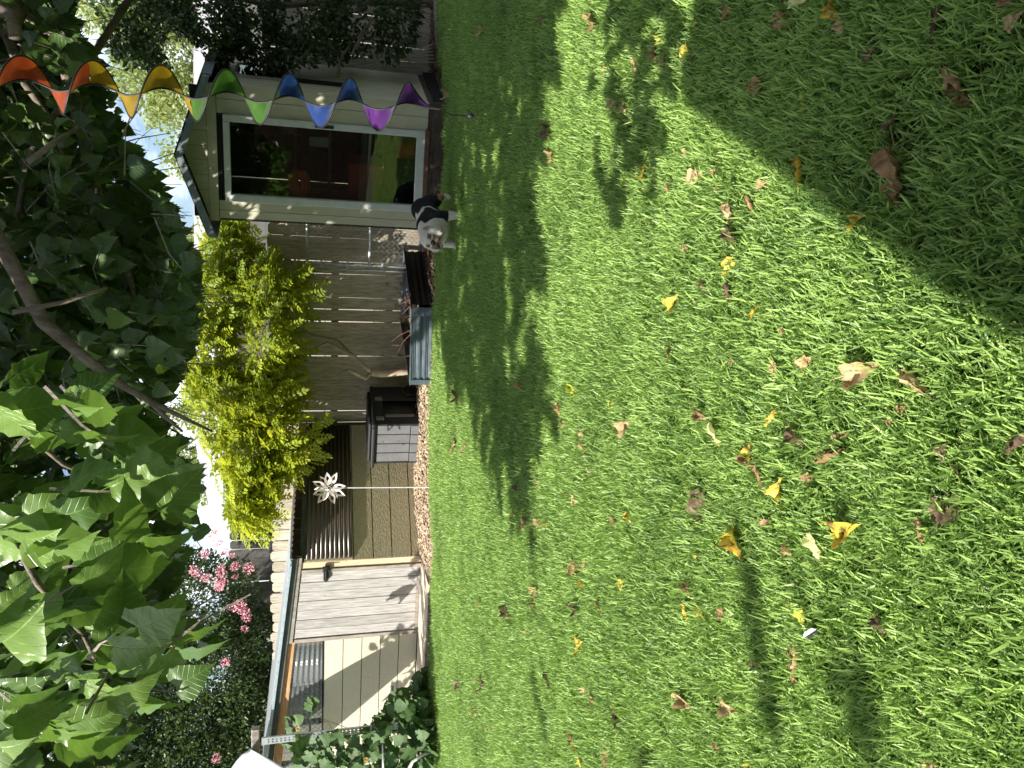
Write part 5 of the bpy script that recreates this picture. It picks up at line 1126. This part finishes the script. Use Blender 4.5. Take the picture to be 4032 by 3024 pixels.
def short(l):
    for c in (' in the', ' near', ' on the', ' at the', ' amid', ' atop', ' with', ' below', ' above', ' beside', ' lying', ' standing', ' just', ' left of', ' right of', ' out of', ' cut', ' alone', ' touching', ' between', ',', ' before', ' leaf'):
        k = l.find(c)
        if k > 8: l = l[:k] + (' leaf' if c == ' leaf' else '')
    return l
used = set()
for o, X, Y, shp, mc, ln in unl:                # tell the small ones apart by their nearest striking neighbour
    for q in sorted((p for p in pos if p[2]), key=lambda p: (p[0] - X) ** 2 + (p[1] - Y) ** 2):
        dx, dy = X - q[0], Y - q[1]; d_ = math.hypot(dx, dy)
        w = ('right of' if dx > 0 else 'left of') if abs(dx) > abs(dy) else ('below' if dy > 0 else 'above')
        lb = '%s %s %s leaf %s %s the %s' % ('tiny' if ln < 32 else 'small', cs_[shp], cn_[mc], 'just' if d_ < 150 else 'further', w, short(q[2]))
        if lb not in used: break
    used.add(lb); tag(o, lb, 'leaf', 'fallen leaves on the lawn')
# white feather with black edge
q = ground(2600 + 905 * .6474, 1950 + 845 * .6474, .055); mb = MB()
ft = empty('feather', q, 'small white and black feather in the grass of the nearer lawn', 'feather')
d = Vector((.022, -.03, 0)); sd = Vector((.008, .006, .004))
MB().add([q - d, q - d * .3 + sd, q + d * .7 + sd * .8, q + d, q - d * .0], [(0, 1, 2, 3, 4)]).build('white_vane', MT['white'], ft)
MB().add([q - d * .6, q + d, q + d * 1.1 - sd, q - d * .2 - sd], [(0, 1, 2, 3)]).build('dark_vane', MT['black'], ft)

# ------------------------------------------------------------------ bulldog
dogm, n = newmat('dog_coat'); lk = n.links.new
out = nd(n, 'ShaderNodeOutputMaterial'); pb = nd(n, 'ShaderNodeBsdfPrincipled', {'Roughness': .75, 'Specular IOR Level': .2}); atn = nd(n, 'ShaderNodeVertexColor', layer_name='coat'); tcn = nd(n, 'ShaderNodeTexCoord')
nz = nd(n, 'ShaderNodeTexNoise', {'Scale': 60, 'Detail': 4}); lk(tcn.outputs['Object'], nz.inputs[0]); bp = nd(n, 'ShaderNodeBump', {'Strength': .4, 'Distance': .006}); lk(nz.outputs[0], bp.inputs['Height'])
lk(bp.outputs[0], pb.inputs['Normal']); lk(atn.outputs[0], pb.inputs['Base Color']); lk(pb.outputs[0], out.inputs[0])
dl = ground(1800, 905); yaw = R(-38)
dog = empty('dog', (dl.x + .02, 7.12, .0), 'stocky black and white bulldog standing on the lawn facing the camera', 'dog')
RZ = Matrix.Rotation(yaw, 3, 'Z')
def dp_(x, y, z): return RZ @ Vector((x, y, z))
bm = bmesh.new()
def ell(c, r, rot=None):
    g = bmesh.ops.create_icosphere(bm, subdivisions=3, radius=1)
    for v in g['verts']:
        q = Vector((v.co.x * r[0], v.co.y * r[1], v.co.z * r[2])); q = (Matrix.Rotation(rot, 3, 'X') @ q) if rot else q; v.co = q + Vector(c)
def caps(a, b, ra, rb, k=7):
    for i in range(k):
        f_ = i / (k - 1); c_ = Vector(a).lerp(Vector(b), f_); rr_ = ra + (rb - ra) * f_
        ell(c_, (rr_, rr_, rr_))
ell((0, -.08, .225), (.150, .13, .135)); ell((0, .04, .245), (.135, .16, .13)); ell((0, .20, .265), (.12, .15, .12)); ell((0, .31, .30), (.115, .11, .115)); ell((0, -.02, .30), (.115, .13, .10)); ell((0, -.15, .215), (.115, .07, .10))
ell((0, -.17, .285), (.10, .11, .105))           # neck
ell((0, -.255, .305), (.108, .088, .085)); ell((0, -.24, .350), (.088, .06, .045)); ell((.066, -.285, .248), (.056, .055, .070)); ell((-.066, -.285, .248), (.056, .055, .070)); ell((.032, -.325, .262), (.042, .036, .036)); ell((-.032, -.325, .262), (.042, .036, .036)); ell((0, -.315, .285), (.045, .035, .03)); ell((0, -.305, .222), (.055, .042, .026))
ell((.035, -.295, .33), (.03, .02, .018)); ell((-.035, -.295, .33), (.03, .02, .018))
for sg in (-1, 1):
    caps((sg * .125, -.07, .20), (sg * .150, -.085, .045), .058, .034); ell((sg * .152, -.105, .022), (.038, .052, .024))
    for t_ in (-.018, 0, .018): ell((sg * .152 + t_, -.148, .016), (.011, .016, .014))
    ell((sg * .095, .315, .22), (.055, .085, .10)); caps((sg * .105, .36, .16), (sg * .115, .40, .09), .040, .027); caps((sg * .115, .40, .09), (sg * .115, .375, .03), .026, .024); ell((sg * .115, .35, .018), (.032, .048, .022))
ell((0, .415, .335), (.028, .035, .028))
bm_me = bpy.data.meshes.new('dog_raw'); bm.to_mesh(bm_me); bm.free(); tmp = bpy.data.objects.new('dog_raw', bm_me); col.objects.link(tmp)
rm = tmp.modifiers.new('r', 'REMESH'); rm.mode = 'VOXEL'; rm.voxel_size = .008; sm_ = tmp.modifiers.new('s', 'SMOOTH'); sm_.factor = .5; sm_.iterations = 4
dg = bpy.context.evaluated_depsgraph_get(); me = bpy.data.meshes.new_from_object(tmp.evaluated_get(dg)); bpy.data.objects.remove(tmp)
ca_ = me.color_attributes.new('coat', 'FLOAT_COLOR', 'POINT')
W_c, B_c, T_c, G_c, PK = (.62, .58, .52), (.012, .012, .013), (.42, .22, .11), (.34, .29, .24), (.30, .17, .15)
cols = []
for v in me.vertices:
    x, y, z = v.co; nn_ = noise.noise(Vector((x * 9, y * 9, z * 9))) * .05
    c_ = W_c
    if y > -.06 + nn_ * 1.2 + .25 * max(0, .20 - z) : c_ = B_c
    if y > -.13 and x > .07 and z > .10: c_ = B_c
    band = abs(y - (.10 + .25 * (z - .25)) + nn_ * 1.5)
    if y > -.05 and (band < .009 + .016 * (z > .32) and z > .12): c_ = W_c
    if y > .05 and z > .33 and abs(x + nn_) < .03 and y < .2: c_ = W_c
    if y > .28 and z < .17: c_ = T_c if z > .10 else W_c
    if -.1 < y < .28 and z < .155 and abs(x) < .1: c_ = (.35, .33, .28)
    if y <= .0 and z < .13: c_ = W_c
    if y < -.22:
        fold = .5 + .5 * math.sin((z - .26) * 170 + abs(x) * 60)  # dark bands paint the shade of skin folds onto the jowls
        if z < .31 and abs(x) > .03: c_ = tuple(a_ * (.80 + .2 * fold) for a_ in W_c)
        if (abs(x) < .075 and .215 < z < .292 and y < -.30): c_ = (.20, .155, .12)
        if abs(abs(x) - .048) < .022 and abs(z - .322) < .018: c_ = (.22, .18, .15)
        if abs(x) < .05 and .222 < z < .240 and y < -.3: c_ = (.35, .16, .14)
        if abs(x) < .06 and abs(z - .250 + abs(x) * .55) < .009 and y < -.29: c_ = (.06, .04, .035)
    k_ = 1 + nn_ * 2
    cols += [c_[0] * k_, c_[1] * k_, c_[2] * k_, 1]
    v.co = RZ @ v.co
ca_.data.foreach_set('color', cols); me.polygons.foreach_set('use_smooth', [True] * len(me.polygons))
me.name = 'body'; link_mesh('body', me, dogm, dog)
bl = M('dog_nose', (.02, .016, .016), None, .3, spec=.6); pk = M('dog_ear', (.30, .20, .17), (.40, .28, .24), .8, 20); db = M('dog_brown_ear', (.10, .065, .04), (.16, .10, .06), .8, 20)
def part_(name, mb, mat):
    mb.v = [tuple(RZ @ Vector(v) + dog.location) for v in mb.v]; return mb.build(name, mat, dog, smooth=True)
part_('nose', MB().ball((0, -.352, .288), (.028, .016, .021), 10, 8), bl)
for sg in (-1, 1):
    part_('eye', MB().ball((sg * .045, -.328, .318), (.0115, .008, .0115), 10, 8), bl)
    e_ = MB(); V = []
    for i, (a_, w_) in enumerate(((0, .026), (.4, .030), (.75, .02), (1, .006))):
        c_ = Vector((sg * (.070 + .045 * a_), -.245 - .015 * a_, .368 - .005 * a_ - .04 * a_ * a_)); V += [c_ + Vector((0, -w_, -.4 * w_)), c_ + Vector((sg * .004, 0, .007)), c_ + Vector((0, w_ * .7, .2 * w_)), c_ + Vector((-sg * .004, 0, -.007))]
    e_.add(V, [(4 * i + j, 4 * i + (j + 1) % 4, 4 * i + 4 + (j + 1) % 4, 4 * i + 4 + j) for i in range(3) for j in range(4)] + [(12, 13, 14, 15)]); part_('ear', e_, pk if sg > 0 else db)
part_('mouth', MB().tube([(.075, -.325, .205), (.04, -.352, .232), (0, -.356, .252), (-.04, -.352, .232), (-.075, -.325, .205)], .006, 6), bl)
